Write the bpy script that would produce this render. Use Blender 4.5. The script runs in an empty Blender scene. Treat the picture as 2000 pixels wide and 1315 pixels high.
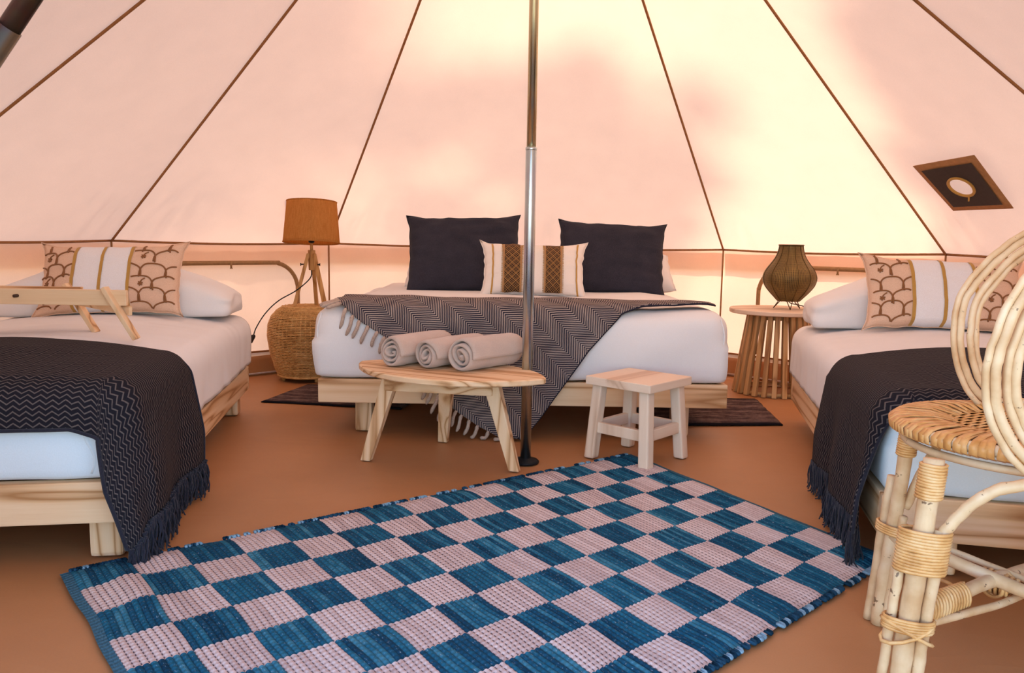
import bpy, bmesh, math, random
from mathutils import Vector, Matrix, noise
random.seed(7)
S = bpy.context.scene
COL = S.collection
PI = math.pi
V = Vector

# ------------------------------------------------------------------ camera
CAM_H = 0.85
F_PX = 1550.0
pitch = math.atan((657.5 - 472.0) / F_PX)
roll = math.atan(0.0165)
cf = V((0, math.cos(pitch), -math.sin(pitch)))
cr = V((1, 0, 0))
cu = cr.cross(cf)
cr2 = cr * math.cos(roll) + cu * math.sin(roll)
cu2 = cu * math.cos(roll) - cr * math.sin(roll)
cam = bpy.data.cameras.new('camera')
cam.sensor_width = 36.0
cam.lens = F_PX / 2000.0 * 36.0
cam.clip_start = 0.02
camo = bpy.data.objects.new('camera', cam)
COL.objects.link(camo)
M = Matrix((cr2, cu2, -cf)).transposed().to_4x4()
M.translation = V((0, 0, CAM_H))
camo.matrix_world = M
S.camera = camo

# ------------------------------------------------------------------ world, sun, exposure
SUN_AZ = math.radians(22)      # to the right of straight behind the tent
SUN_EL = math.radians(46)
w = bpy.data.worlds.new('sky'); S.world = w
w.use_nodes = True
wn = w.node_tree
sky = wn.nodes.new('ShaderNodeTexSky')
sky.sky_type = 'NISHITA'
sky.sun_disc = False
sky.sun_elevation = SUN_EL
sky.sun_rotation = SUN_AZ
sky.air_density = 1.0
sky.dust_density = 1.0
sky.ozone_density = 1.0
wn.links.new(sky.outputs[0], wn.nodes['Background'].inputs[0])
wn.nodes['Background'].inputs[1].default_value = 0.85
sl = bpy.data.lights.new('sun', 'SUN')
sl.energy = 10.0
sl.angle = math.radians(1.6)
sl.color = (1.0, 0.93, 0.84)
so = bpy.data.objects.new('sun', sl)
COL.objects.link(so)
sdir = V((math.sin(SUN_AZ) * math.cos(SUN_EL), math.cos(SUN_AZ) * math.cos(SUN_EL), math.sin(SUN_EL)))
so.rotation_euler = sdir.to_track_quat('Z', 'Y').to_euler()
so.location = sdir * 20
S.view_settings.view_transform = 'Standard'
S.view_settings.look = 'None'
S.view_settings.gamma = 1.0
S.view_settings.use_curve_mapping = False
S.view_settings.exposure = 0.14

# ------------------------------------------------------------------ helpers
def tag(o, label=None, cat=None, group=None, kind=None):
    if label: o['label'] = label
    if cat: o['category'] = cat
    if group: o['group'] = group
    if kind: o['kind'] = kind
    return o

def empty(name, loc=(0, 0, 0), rz=0.0, label=None, cat=None, group=None, kind=None):
    o = bpy.data.objects.new(name, None)
    o.empty_display_size = 0.05
    COL.objects.link(o)
    o.location = loc
    o.rotation_euler = (0, 0, rz)
    return tag(o, label, cat, group, kind)

def link(name, me, mat, parent=None, mtx=None):
    o = bpy.data.objects.new(name, me)
    COL.objects.link(o)
    if mat is not None and len(me.materials) == 0:
        me.materials.append(mat)
    if parent is not None: o.parent = parent
    if mtx is not None: o.matrix_basis = mtx
    return o

def mesh(name, vf, mat, parent=None, mtx=None, uv=None, smooth=True):
    v, f = vf
    me = bpy.data.meshes.new(name)
    me.from_pydata([tuple(p) for p in v], [], f)
    if uv is not None:
        l = me.uv_layers.new(name='UVMap')
        for lo in me.loops:
            l.data[lo.index].uv = uv[lo.vertex_index]
    me.polygons.foreach_set('use_smooth', [smooth] * len(me.polygons))
    me.update()
    return link(name, me, mat, parent, mtx)

def join(parts):
    v = []; f = []
    for a, b in parts:
        n = len(v)
        v.extend(a)
        f.extend([tuple(i + n for i in q) for q in b])
    return v, f

def bevel_mesh(name, vf, mat, parent=None, bev=0.003, mtx=None, seg=2):
    bm = bmesh.new()
    vs = [bm.verts.new(tuple(p)) for p in vf[0]]
    for q in vf[1]: bm.faces.new([vs[i] for i in q])
    bmesh.ops.recalc_face_normals(bm, faces=bm.faces)
    if bev > 0:
        es = [e for e in bm.edges if len(e.link_faces) == 2 and e.calc_face_angle(0) > 0.5]
        bmesh.ops.bevel(bm, geom=es, offset=bev, segments=seg, affect='EDGES', profile=0.6)
    me = bpy.data.meshes.new(name)
    bm.to_mesh(me); bm.free()
    return link(name, me, mat, parent, mtx)

HEX = [(0, 3, 2, 1), (4, 5, 6, 7), (0, 1, 5, 4), (1, 2, 6, 5), (2, 3, 7, 6), (3, 0, 4, 7)]
def box(x0, x1, y0, y1, z0, z1):
    return [V(p) for p in ((x0, y0, z0), (x1, y0, z0), (x1, y1, z0), (x0, y1, z0), (x0, y0, z1), (x1, y0, z1), (x1, y1, z1), (x0, y1, z1))], HEX

def hexa(bot, top):
    return [V(p) for p in bot] + [V(p) for p in top], HEX

def leg_hex(b, t, wb, wt, ang=0.0, z0=0.0, z1=1.0, depth=1.0):
    """leg with level ends: b, t xy centres; wb, wt widths; ang turns the section"""
    c, s = math.cos(ang), math.sin(ang)
    def q(p, w_, z):
        r = []
        for ax, ay in ((-1, -1), (1, -1), (1, 1), (-1, 1)):
            x, y = ax * w_ / 2, ay * w_ * depth / 2
            r.append((p[0] + c * x - s * y, p[1] + s * x + c * y, z))
        return r
    return hexa(q(b, wb, z0), q(t, wt, z1))

def beam(p0, p1, w_, h_, up=(0, 0, 1)):
    p0, p1 = V(p0), V(p1)
    d = (p1 - p0).normalized()
    sd = d.cross(V(up)).normalized()
    u = sd.cross(d)
    def q(p): return [p - sd * w_ / 2 - u * h_ / 2, p + sd * w_ / 2 - u * h_ / 2, p + sd * w_ / 2 + u * h_ / 2, p - sd * w_ / 2 + u * h_ / 2]
    return q(p0) + q(p1), HEX

def frames(pts, closed=False):
    n = len(pts); T = []
    for i in range(n):
        a = pts[(i - 1) % n] if (closed or i > 0) else pts[i]
        b = pts[(i + 1) % n] if (closed or i < n - 1) else pts[i]
        d = b - a
        T.append(d.normalized() if d.length > 1e-9 else V((0, 0, 1)))
    up = V((0, 0, 1)) if abs(T[0].z) < 0.9 else V((1, 0, 0))
    N = [(up - T[0] * up.dot(T[0])).normalized()]
    for i in range(1, n):
        q = N[-1] - T[i] * N[-1].dot(T[i])
        N.append(q.normalized() if q.length > 1e-9 else N[-1])
    return T, N

def tube(pts, r, sides=8, closed=False, cap=True):
    pts = [V(p) for p in pts]
    n = len(pts)
    T, N = frames(pts, closed)
    v = []; f = []
    for i in range(n):
        rr = r[i] if isinstance(r, (list, tuple)) else r
        B = T[i].cross(N[i])
        for k in range(sides):
            a = 2 * PI * k / sides
            v.append(pts[i] + N[i] * (rr * math.cos(a)) + B * (rr * math.sin(a)))
    m = n if closed else n - 1
    for i in range(m):
        j = (i + 1) % n
        for k in range(sides):
            l = (k + 1) % sides
            f.append((i * sides + k, i * sides + l, j * sides + l, j * sides + k))
    if cap and not closed:
        f.append(tuple(range(sides - 1, -1, -1)))
        f.append(tuple((n - 1) * sides + k for k in range(sides)))
    return v, f

def spline(pts, n=8, closed=False):
    """Catmull-Rom through points"""
    pts = [V(p) for p in pts]; m = len(pts); out = []
    seg = m if closed else m - 1
    for i in range(seg):
        if closed:
            p0, p1, p2, p3 = pts[(i - 1) % m], pts[i], pts[(i + 1) % m], pts[(i + 2) % m]
        else:
            p1, p2 = pts[i], pts[i + 1]
            p0 = pts[i - 1] if i > 0 else p1 * 2 - p2
            p3 = pts[i + 2] if i + 2 < m else p2 * 2 - p1
        for k in range(n):
            t = k / n
            out.append(0.5 * ((2 * p1) + (p2 - p0) * t + (2 * p0 - 5 * p1 + 4 * p2 - p3) * t * t + (3 * p1 - p0 - 3 * p2 + p3) * t ** 3))
    if not closed: out.append(pts[-1])
    return out

def lathe(prof, seg=48, cap_bot=True, cap_top=True):
    v = []; f = []
    for r, z in prof:
        for k in range(seg):
            a = 2 * PI * k / seg
            v.append(V((r * math.cos(a), r * math.sin(a), z)))
    for i in range(len(prof) - 1):
        for k in range(seg):
            l = (k + 1) % seg
            f.append((i * seg + k, i * seg + l, (i + 1) * seg + l, (i + 1) * seg + k))
    if cap_bot: f.append(tuple(range(seg - 1, -1, -1)))
    if cap_top: f.append(tuple((len(prof) - 1) * seg + k for k in range(seg)))
    return v, f

def grid(nu, nv, fn):
    v = []; uv = []; f = []
    for j in range(nv + 1):
        for i in range(nu + 1):
            a, b = i / nu, j / nv
            v.append(fn(a, b)); uv.append((a, b))
    for j in range(nv):
        for i in range(nu):
            k = j * (nu + 1) + i
            f.append((k, k + 1, k + nu + 2, k + nu + 1))
    return (v, f), uv

def solid(o, th, off=-1.0):
    m = o.modifiers.new('thickness', 'SOLIDIFY'); m.thickness = th; m.offset = off
    return o

def nz(x, y=0.0, z=0.0): return noise.noise(V((x, y, z)))

def soft_box(sx, sy, sz, rt, n=(20, 28, 8), nzamp=0.0, nzs=5.0, seed=0.0, bulge=0.0, rb=0.022):
    """rounded box centred in x,y standing on z=0"""
    v = []; f = []; idx = {}
    hx, hy, hz = sx / 2, sy / 2, sz / 2
    def add(a, b, c):
        k = (round(a, 5), round(b, 5), round(c, 5))
        if k in idx: return idx[k]
        r = rt if c > 0 else rb
        p = V((a * hx, b * hy, c * hz))
        q = V((max(-hx + r, min(hx - r, p.x)), max(-hy + r, min(hy - r, p.y)), max(-hz + r, min(hz - r, p.z))))
        d = p - q
        # pull grid points of the faces onto the rounded shell
        if d.length > 1e-7: p = q + d.normalized() * r
        nrm = d.normalized() if d.length > 1e-7 else V((0, 0, 1))
        amp = nzamp * nz(p.x * nzs + seed, p.y * nzs, p.z * nzs * 1.6)
        side = 1 - abs(c) ** 2
        p = p + nrm * (amp + bulge * side)
        p.z += hz
        idx[k] = len(v); v.append(p); return idx[k]
    def face(nu, nv, fn):
        for j in range(nv):
            for i in range(nu):
                a0, a1 = -1 + 2 * i / nu, -1 + 2 * (i + 1) / nu
                b0, b1 = -1 + 2 * j / nv, -1 + 2 * (j + 1) / nv
                f.append((add(*fn(a0, b0)), add(*fn(a1, b0)), add(*fn(a1, b1)), add(*fn(a0, b1))))
    nx, ny, nzz = n
    face(nx, ny, lambda a, b: (a, b, 1)); face(nx, ny, lambda a, b: (b if False else a, -b, -1))
    face(nx, nzz, lambda a, b: (a, -1, b)); face(nx, nzz, lambda a, b: (-a, 1, b))
    face(ny, nzz, lambda a, b: (1, a, b)); face(ny, nzz, lambda a, b: (-1, -a, b))
    return v, f

# ------------------------------------------------------------------ materials
MATS = {}
SPEC = [0.35]
class NT:
    def __init__(s, name):
        s.m = bpy.data.materials.new(name); s.m.use_nodes = True
        s.t = s.m.node_tree; s.n = s.t.nodes
        s.b = s.n['Principled BSDF']; s.b.inputs['Specular IOR Level'].default_value = SPEC[0]; s.out = s.n['Material Output']
    def new(s, t, **k):
        o = s.n.new(t)
        for a, b in k.items(): setattr(o, a, b)
        return o
    def l(s, a, b): s.t.links.new(a, b)
    def coord(s, kind='Object'): return s.new('ShaderNodeTexCoord').outputs[kind]
    def setin(s, sock, val):
        if isinstance(val, bpy.types.NodeSocket): s.l(val, sock)
        elif isinstance(val, (tuple, list)) and len(val) == 3 and sock.type == 'RGBA': sock.default_value = (*val, 1)
        else: sock.default_value = val
    def math(s, op, a, b=0.0, c=None, clamp=False):
        o = s.new('ShaderNodeMath', operation=op); o.use_clamp = clamp
        s.setin(o.inputs[0], a); s.setin(o.inputs[1], b)
        if c is not None: s.setin(o.inputs[2], c)
        return o.outputs[0]
    def mix(s, f, a, b):
        o = s.new('ShaderNodeMix', data_type='RGBA')
        s.setin(o.inputs[0], f); s.setin(o.inputs[6], a); s.setin(o.inputs[7], b)
        return o.outputs[2]
    def map(s, vec, scale=(1, 1, 1), loc=None, rot=None):
        o = s.new('ShaderNodeMapping')
        s.l(vec, o.inputs[0]); s.setin(o.inputs['Scale'], V(scale))
        if loc is not None: s.setin(o.inputs['Location'], loc)
        if rot is not None: s.setin(o.inputs['Rotation'], V(rot))
        return o.outputs[0]
    def noise(s, vec, scale, detail=3.0, rough=0.5, dist=0.0):
        o = s.new('ShaderNodeTexNoise')
        s.l(vec, o.inputs['Vector']); o.inputs['Scale'].default_value = scale
        o.inputs['Detail'].default_value = detail; o.inputs['Roughness'].default_value = rough; o.inputs['Distortion'].default_value = dist
        return o.outputs['Fac']
    def ramp(s, fac, stops):
        o = s.new('ShaderNodeValToRGB'); s.l(fac, o.inputs[0])
        e = o.color_ramp.elements
        while len(e) < len(stops): e.new(0.5)
        for i, (p, c) in enumerate(stops):
            e[i].position = p; e[i].color = (*c, 1) if len(c) == 3 else c
        return o.outputs[0]
    def sep(s, vec):
        o = s.new('ShaderNodeSeparateXYZ'); s.l(vec, o.inputs[0]); return o.outputs
    def comb(s, x, y, z=0.0):
        o = s.new('ShaderNodeCombineXYZ')
        for i, q in enumerate((x, y, z)): s.setin(o.inputs[i], q)
        return o.outputs[0]
    def smooth(s, x, a, b):
        o = s.new('ShaderNodeMapRange', interpolation_type='SMOOTHSTEP')
        s.setin(o.inputs[0], x); o.inputs[1].default_value = a; o.inputs[2].default_value = b
        return o.outputs[0]
    def base(s, c): s.setin(s.b.inputs['Base Color'], c)
    def rough(s, r): s.setin(s.b.inputs['Roughness'], r)
    def bump(s, h, strength=0.3, dist=0.01):
        o = s.new('ShaderNodeBump'); o.inputs['Strength'].default_value = strength; o.inputs['Distance'].default_value = dist
        s.l(h, o.inputs['Height']); s.l(o.outputs[0], s.b.inputs['Normal'])
        return o.outputs[0]

def plain(name, col, rough=0.6, metal=0.0, bump=0.0, scale=60.0, var=0.12):
    k = NT(name); c = k.coord()
    n = k.noise(c, scale, 4)
    d = tuple(max(0, q * (1 - var)) for q in col); h = tuple(min(1, q * (1 + var)) for q in col)
    k.base(k.ramp(n, [(0.3, d), (0.7, h)])); k.rough(rough)
    k.b.inputs['Metallic'].default_value = metal
    if bump: k.bump(n, bump, 0.004)
    return k.m

def wood(name, axis, light, mid, dark, ring=14.0, rough=0.55):
    k = NT(name); c = k.coord()
    inf = k.new('ShaderNodeObjectInfo').outputs['Random']
    off = k.comb(k.math('MULTIPLY', inf, 13.7), k.math('MULTIPLY', inf, 7.3), k.math('MULTIPLY', inf, 29.1))
    sc = {'x': (0.7, 1, 1), 'y': (1, 0.7, 1), 'z': (1, 1, 0.7)}[axis]
    st = {'x': (1.1, 14, 14), 'y': (14, 1.1, 14), 'z': (14, 14, 1.1)}[axis]
    v1 = k.map(c, tuple(0.28 * q if q < 2 else q * 0.38 for q in st), off)
    n1 = k.noise(v1, 1.6, 2.0, 0.45, 0.35)
    rings = k.math('PINGPONG', k.math('MULTIPLY', n1, ring), 1.0)
    v2 = k.map(c, tuple(q * (6 if q > 2 else 3) for q in st), off)
    fine = k.noise(v2, 2.0, 4.0, 0.6)
    f = k.math('ADD', k.math('MULTIPLY', k.math('POWER', rings, 2.4), 0.80), k.math('MULTIPLY', fine, 0.32))
    col = k.ramp(f, [(0.12, light), (0.5, mid), (0.92, dark)])
    # scattered knots
    vo = k.new('ShaderNodeTexVoronoi'); vo.inputs['Scale'].default_value = 2.6
    k.l(k.map(c, {'x': (0.7, 2.4, 2.4), 'y': (2.4, 0.7, 2.4), 'z': (2.4, 2.4, 0.7)}[axis], off), vo.inputs['Vector'])
    kn = k.smooth(vo.outputs['Distance'], 0.085, 0.05)
    col = k.mix(k.math('MULTIPLY', kn, 0.8), col, tuple(q * 0.55 for q in dark))
    k.base(col); k.rough(rough)
    k.bump(f, 0.12, 0.003)
    return k.m

PL, PM_, PD = (0.80, 0.56, 0.345), (0.70, 0.43, 0.225), (0.40, 0.19, 0.07)
WX = wood('pine_along_x', 'x', PL, PM_, PD)
WY = wood('pine_along_y', 'y', PL, PM_, PD)
WZ = wood('pine_along_z', 'z', PL, PM_, PD)
SL, SM, SD = (0.80, 0.62, 0.47), (0.74, 0.54, 0.39), (0.60, 0.40, 0.27)
SX = wood('pale_stool_wood_x', 'x', SL, SM, SD, 5)
SZ = wood('pale_stool_wood_z', 'z', SL, SM, SD, 5)
TZ = wood('amber_slat_wood_z', 'z', (0.62, 0.36, 0.15), (0.52, 0.28, 0.10), (0.33, 0.15, 0.05))
LZ = wood('lamp_leg_wood_z', 'z', (0.60, 0.32, 0.11), (0.52, 0.26, 0.08), (0.36, 0.16, 0.04))

def canvas(name, trans, diff, tw=0.25):
    k = NT(name); c = k.coord()
    k.n.remove(k.b)
    w1 = k.noise(c, 420, 2); w2 = k.noise(c, 7, 4)
    v = k.math('ADD', k.math('MULTIPLY', w1, 0.16), k.math('MULTIPLY', w2, 0.10))
    fac = k.math('ADD', v, 0.86)
    def col(q):
        o = k.new('ShaderNodeMix', data_type='RGBA', blend_type='MULTIPLY'); o.inputs[0].default_value = 1
        o.inputs[6].default_value = (*q, 1); k.l(k.comb(fac, fac, fac), o.inputs[7]); return o.outputs[2]
    t = k.new('ShaderNodeBsdfTranslucent'); k.l(col(trans), t.inputs[0])
    d = k.new('ShaderNodeBsdfDiffuse'); k.l(col(diff), d.inputs[0])
    b = k.new('ShaderNodeBump'); b.inputs['Strength'].default_value = 0.10; b.inputs['Distance'].default_value = 0.004
    k.l(w1, b.inputs['Height']); k.l(b.outputs[0], d.inputs['Normal'])
    mx = k.new('ShaderNodeMixShader'); mx.inputs[0].default_value = tw
    k.l(d.outputs[0], mx.inputs[1]); k.l(t.outputs[0], mx.inputs[2]); k.l(mx.outputs[0], k.out.inputs[0])
    return k.m
CANVAS = canvas('cotton_canvas', (0.90, 0.54, 0.36), (0.82, 0.60, 0.45))
TAPE = plain('brown_seam_tape', (0.30, 0.13, 0.045), 0.8)
PIPE = plain('olive_window_piping', (0.36, 0.20, 0.085), 0.75)

SPEC[0] = 0.12
def fabric(name, col, scale=350, bump=0.25, rough=0.95, var=0.10, sheen=0.15):
    k = NT(name); c = k.coord()
    a = k.noise(c, scale, 2); b = k.noise(c, 9, 3)
    f = k.math('ADD', k.math('MULTIPLY', a, 0.6), k.math('MULTIPLY', b, 0.4))
    k.base(k.ramp(f, [(0.3, tuple(q * (1 - var) for q in col)), (0.7, tuple(min(1, q * (1 + var)) for q in col))]))
    k.rough(rough); k.b.inputs['Sheen Weight'].default_value = sheen
    k.bump(a, bump, 0.002)
    return k.m
WHITE = fabric('white_cotton', (0.78, 0.75, 0.74), 300, 0.12, var=0.03, sheen=0.05)
BLUEW = fabric('cool_light_tinted_sheet', (0.66, 0.75, 0.80), 300, 0.12, var=0.03, sheen=0.05)  # white sheet with the cool door light put into its base colour
NAVY = fabric('dark_navy_linen', (0.032, 0.030, 0.042), 260, 0.35, var=0.3, sheen=0.04)
TOWEL = fabric('oatmeal_terry', (0.54, 0.41, 0.34), 500, 0.8, var=0.16, sheen=0.3)
CREAMF = fabric('cream_cushion_cotton', (0.80, 0.72, 0.66), 300, 0.2, var=0.04)
GOLD = fabric('gold_ribbon', (0.47, 0.26, 0.065), 300, 0.2)
EMB = fabric('brown_embroidery', (0.25, 0.105, 0.04), 300, 0.2)
FRINGE_N = fabric('ink_fringe_yarn', (0.020, 0.020, 0.030), 200, 0.3, var=0.3)
FRINGE_B = fabric('beige_tassel_yarn', (0.46, 0.34, 0.27), 200, 0.4, var=0.25)
BLACK = plain('black_plastic', (0.012, 0.011, 0.011), 0.45)

def emb_cushion():
    k = NT('embroidered_cushion_cotton'); uv = k.sep(k.coord('UV')); c = k.coord()
    a = k.noise(c, 320, 2)
    mid = k.math('MULTIPLY', k.math('GREATER_THAN', uv[0], 0.285), k.math('LESS_THAN', uv[0], 0.665))
    peach = k.ramp(a, [(0.3, (0.66, 0.43, 0.30)), (0.7, (0.76, 0.52, 0.38))])
    white = k.ramp(a, [(0.3, (0.76, 0.73, 0.74)), (0.7, (0.82, 0.80, 0.82))])
    k.base(k.mix(mid, peach, white)); k.rough(0.95); k.bump(a, 0.2, 0.002)
    return k.m
EMBC = emb_cushion()

def chevron(name, dark, light, p, q, amp, duty, spots=0.35, rot=0.0):
    """zigzag yarn lines; uv in metres"""
    k = NT(name); u0 = k.coord('UV')
    if rot: u0 = k.map(u0, (1, 1, 1), None, (0, 0, rot))
    nx = k.noise(u0, 38, 2)
    uv = k.sep(u0)
    tri = k.math('PINGPONG', uv[0], q / 2)
    ph = k.math('ADD', k.math('MULTIPLY', uv[1], 1 / p), k.math('MULTIPLY', tri, amp / (q / 2)))
    ph = k.math('ADD', ph, k.math('MULTIPLY', nx, 0.25))
    fr = k.math('FRACT', ph)
    dd = k.math('ABSOLUTE', k.math('SUBTRACT', fr, 0.5))
    line = k.smooth(dd, duty / 2 + 0.08, duty / 2 - 0.08)
    kn = k.noise(u0, 330, 3, 0.7)
    lm = k.math('MULTIPLY', line, k.math('ADD', k.math('MULTIPLY', kn, spots * 2), 1 - spots), clamp=True)
    k.base(k.mix(lm, dark, light)); k.rough(0.95)
    k.bump(k.math('ADD', line, k.math('MULTIPLY', kn, 0.7)), 0.5, 0.003)
    return k.m
CHAR = chevron('charcoal_zigzag_weave', (0.012, 0.011, 0.016), (0.125, 0.10, 0.092), 0.0145, 0.030, 0.75, 0.24, 0.6)
HERR = chevron('herringbone_weave', (0.024, 0.022, 0.034), (0.46, 0.36, 0.31), 0.0105, 0.135, 6.4, 0.38, 0.3, rot=0.83)

SPEC[0] = 0.4
def floor_mat():
    k = NT('brown_groundsheet'); c = k.coord()
    n = k.noise(c, 2.2, 5, 0.55); m = k.noise(c, 260, 2)
    f = k.math('ADD', k.math('MULTIPLY', n, 0.75), k.math('MULTIPLY', m, 0.25))
    k.base(k.ramp(f, [(0.3, (0.39, 0.168, 0.060)), (0.7, (0.47, 0.212, 0.084))]))
    k.rough(0.5)
    cr_ = k.noise(k.map(c, (2.2, 6, 1)), 1.3, 2, 0.4, 0.6)
    k.bump(k.math('ADD', k.math('MULTIPLY', k.math('PINGPONG', k.math('MULTIPLY', cr_, 5), 1.0), 0.6), k.math('MULTIPLY', m, 0.04)), 0.10, 0.012)
    return k.m
FLOORM = floor_mat()

# ------------------------------------------------------------------ tent shell
PX, PY = 0.06, 3.0
RW, ZW, ZA = 2.60, 0.82, 2.785
def corner(k, r=RW, z=ZW):
    a = math.radians(30 * k + 0.5)
    return V((PX + r * math.sin(a), PY + r * math.cos(a), z))
APEX = V((PX, PY, ZA))
PANELS = list(range(-5, 5))     # panel k lies between seam k and k+1; the door gap is at the front

# floor
fl = []
ff = []
NR = 40; NA = 96
for j in range(NR + 1):
    for i in range(NA):
        a = 2 * PI * i / NA; r = 2.59 * (j / NR) ** 0.8
        x, y = PX + r * math.sin(a), PY + r * math.cos(a)
        fl.append(V((x, y, 0.0035 * nz(x * 2.3, y * 3.1) * (1 if r < 2.4 else 0) - 0.0035)))
for j in range(NR):
    for i in range(NA):
        l = (i + 1) % NA
        ff.append((j * NA + i, (j + 1) * NA + i, (j + 1) * NA + l, j * NA + l))
tag(mesh('floor', (fl, ff), FLOORM), 'brown waterproof groundsheet covering the tent floor', 'floor', kind='structure')

GRASS = plain('bounce_pale_grass', (0.34, 0.29, 0.20), 0.95, 0, 0.6, 8, 0.4)  # unseen ground, made paler to bounce light into the tent
gv, gu = grid(30, 30, lambda a, b: V((-30 + 60 * a, -25 + 60 * b, -0.06 + 0.02 * nz(a * 20, b * 20))))
tag(mesh('ground', gv, GRASS), 'grassy ground outside the tent', 'ground', kind='structure')

ceil_root = empty('ceiling', (PX, PY, 0), 0, 'cream cotton bell tent roof with brown seams', 'ceiling', kind='structure')
wall_root = empty('wall_tent', (PX, PY, 0), 0, 'low cream canvas tent wall with brown hem', 'wall', kind='structure')
O = V((PX, PY, 0))
def roof_fn(A, B, T, seed):
    n = (B - A).cross(T - A).normalized()
    if n.z > 0: n = -n          # into the tent
    W = (B - A).length; H = (T - (A + B) / 2).length
    def fn(a, s):
        s2 = s ** 0.85
        p = A.lerp(B, a).lerp(T, s2)
        wd = W * (1 - s2)
        sag = -0.028 * math.sin(PI * a) * min(1, wd) * math.sin(PI * min(1, s2 * 1.3 + 0.02))
        d = sag
        # slack folds fanning out from the two lower corners
        for cx, sg in ((0, 1), (1, -1)):
            x = abs(a - cx) * wd; y = s2 * H
            rho = math.hypot(x, y)
            th = math.atan2(y, x + 1e-6)
            env = math.exp(-(rho / 0.42) ** 2) * min(1, rho / 0.10) * math.sin(min(PI, th * 2.0) if th < PI / 2 else 0) * (1.0 if sg > 0 else 0.7)
            d += 0.022 * env * (math.sin(th * 21 + seed) + 0.6 * math.sin(th * 37 + 2 * seed))
        d += 0.010 * nz(p.x * 1.7 + seed, p.y * 1.7, p.z * 1.7) * math.sin(PI * a)
        p.z -= 0.012 * math.sin(PI * a) * (1 - s2) ** 6
        return p + n * d * min(1, s2 * 12) - O
    return fn
for k in PANELS:
    g, uv = grid(40, 44, roof_fn(corner(k), corner(k + 1), APEX, k * 1.3 + 9))
    mesh('roof_panel', g, CANVAS, ceil_root)
# door canopy: two triangles carried by the A-frame
AAP = V((PX, 0.98, 2.00))
for kk in (-5, 5):
    g, uv = grid(12, 16, lambda a, s, kk=kk: corner(kk).lerp(AAP, a).lerp(APEX, s) - O)
    mesh('roof_panel', g, CANVAS, ceil_root)
for k in range(-5, 6):
    A = corner(k)
    pts = []
    for i in range(25):
        t = i / 24
        p = A.lerp(APEX, t)
        inward = (APEX - A); inward.z = 0
        p = p + V((0, 0, -0.006)) + inward.normalized() * 0.004
        pts.append(p - O)
    mesh('roof_seam', tube(pts, 0.0062, 6), TAPE, ceil_root)
eave = []
for k in PANELS:
    A, B = corner(k), corner(k + 1)
    ce = []
    for i in range(13):
        t = i / 12
        p = A.lerp(B, t); p.z -= 0.012 * math.sin(PI * t)
        d = (O - p); d.z = 0
        ce.append(p + d.normalized() * 0.006 - O)
    mesh('eave_seam', tube(ce, 0.0065, 6), TAPE, wall_root)
    # wall panel
    n = V((0, 0, 1)).cross(B - A).normalized()
    mid = (A + B) / 2
    if n.dot(V((PX - mid.x, PY - mid.y, 0))) < 0: n = -n
    def wfn(a, s, A=A, B=B, n=n, k=k):
        p = A.lerp(B, a); p.z = 0.14 + (ZW - 0.012 * math.sin(PI * a) - 0.14) * s
        d = 0.014 * nz(a * 9 + k * 5, s * 2.2) * math.sin(PI * s) + 0.006 * math.sin((a * 16 + s * 5) + k) * math.exp(-((s - 0.75) / 0.22) ** 2) * nz(a * 5, k)
        return p + n * d - O
    g, uv = grid(44, 18, wfn)
    mesh('wall_panel', g, CANVAS, wall_root)
    # outer eave valance hanging over the top of the wall
    def vfn(a, s, A=A, B=B, n=n, k=k):
        p = A.lerp(B, a); p.z = ZW - 0.004 - 0.125 * s
        return p - n * (0.02 + 0.025 * s + 0.006 * nz(a * 12, k, 3)) - O
    g, uv = grid(20, 3, vfn)
    mesh('eave_valance', g, CANVAS, wall_root)
    # hem, pale strip below it and upturned groundsheet
    h0, h1 = A.copy(), B.copy(); h0.z = h1.z = 0.142
    mesh('hem_seam', tube([h0 + n * 0.005 - O, h1 + n * 0.005 - O], 0.006, 6), TAPE, wall_root)
    def mfn(a, s, A=A, B=B, n=n, k=k):
        p = A.lerp(B, a); p.z = 0.142 - 0.03 * s
        return p - n * 0.004 - O
    g, uv = grid(8, 2, mfn); mesh('pale_strip', g, WHITE, wall_root)
    def ufn(a, s, A=A, B=B, n=n, k=k):
        p = A.lerp(B, a); p.z = -0.006 + 0.122 * s + 0.010 * nz(a * 7, k, 5) * s
        return p + n * (0.012 + 0.02 * (1 - s) + 0.004 * nz(a * 11, s * 3, k)) - O
    g, uv = grid(24, 5, ufn)
    solid(mesh('groundsheet_upstand', g, FLOORM, wall_root), 0.004)
    b0, b1 = A.copy(), B.copy(); b0.z = b1.z = 0.012
    mesh('base_piping', tube([b0 + n * 0.04 - O, b1 + n * 0.04 - O], 0.006, 6), plain('pale_piping', (0.55, 0.44, 0.38), 0.6) if k == PANELS[0] else bpy.data.materials['pale_piping'], wall_root)
for k in range(-5, 6):
    A = corner(k); d = (O - A); d.z = 0; d.normalize()
    p0 = A + d * 0.008; p1 = V((p0.x, p0.y, 0.14))
    mesh('wall_seam', tube([p0 - O, p1 - O], 0.0055, 6), TAPE, wall_root)
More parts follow.
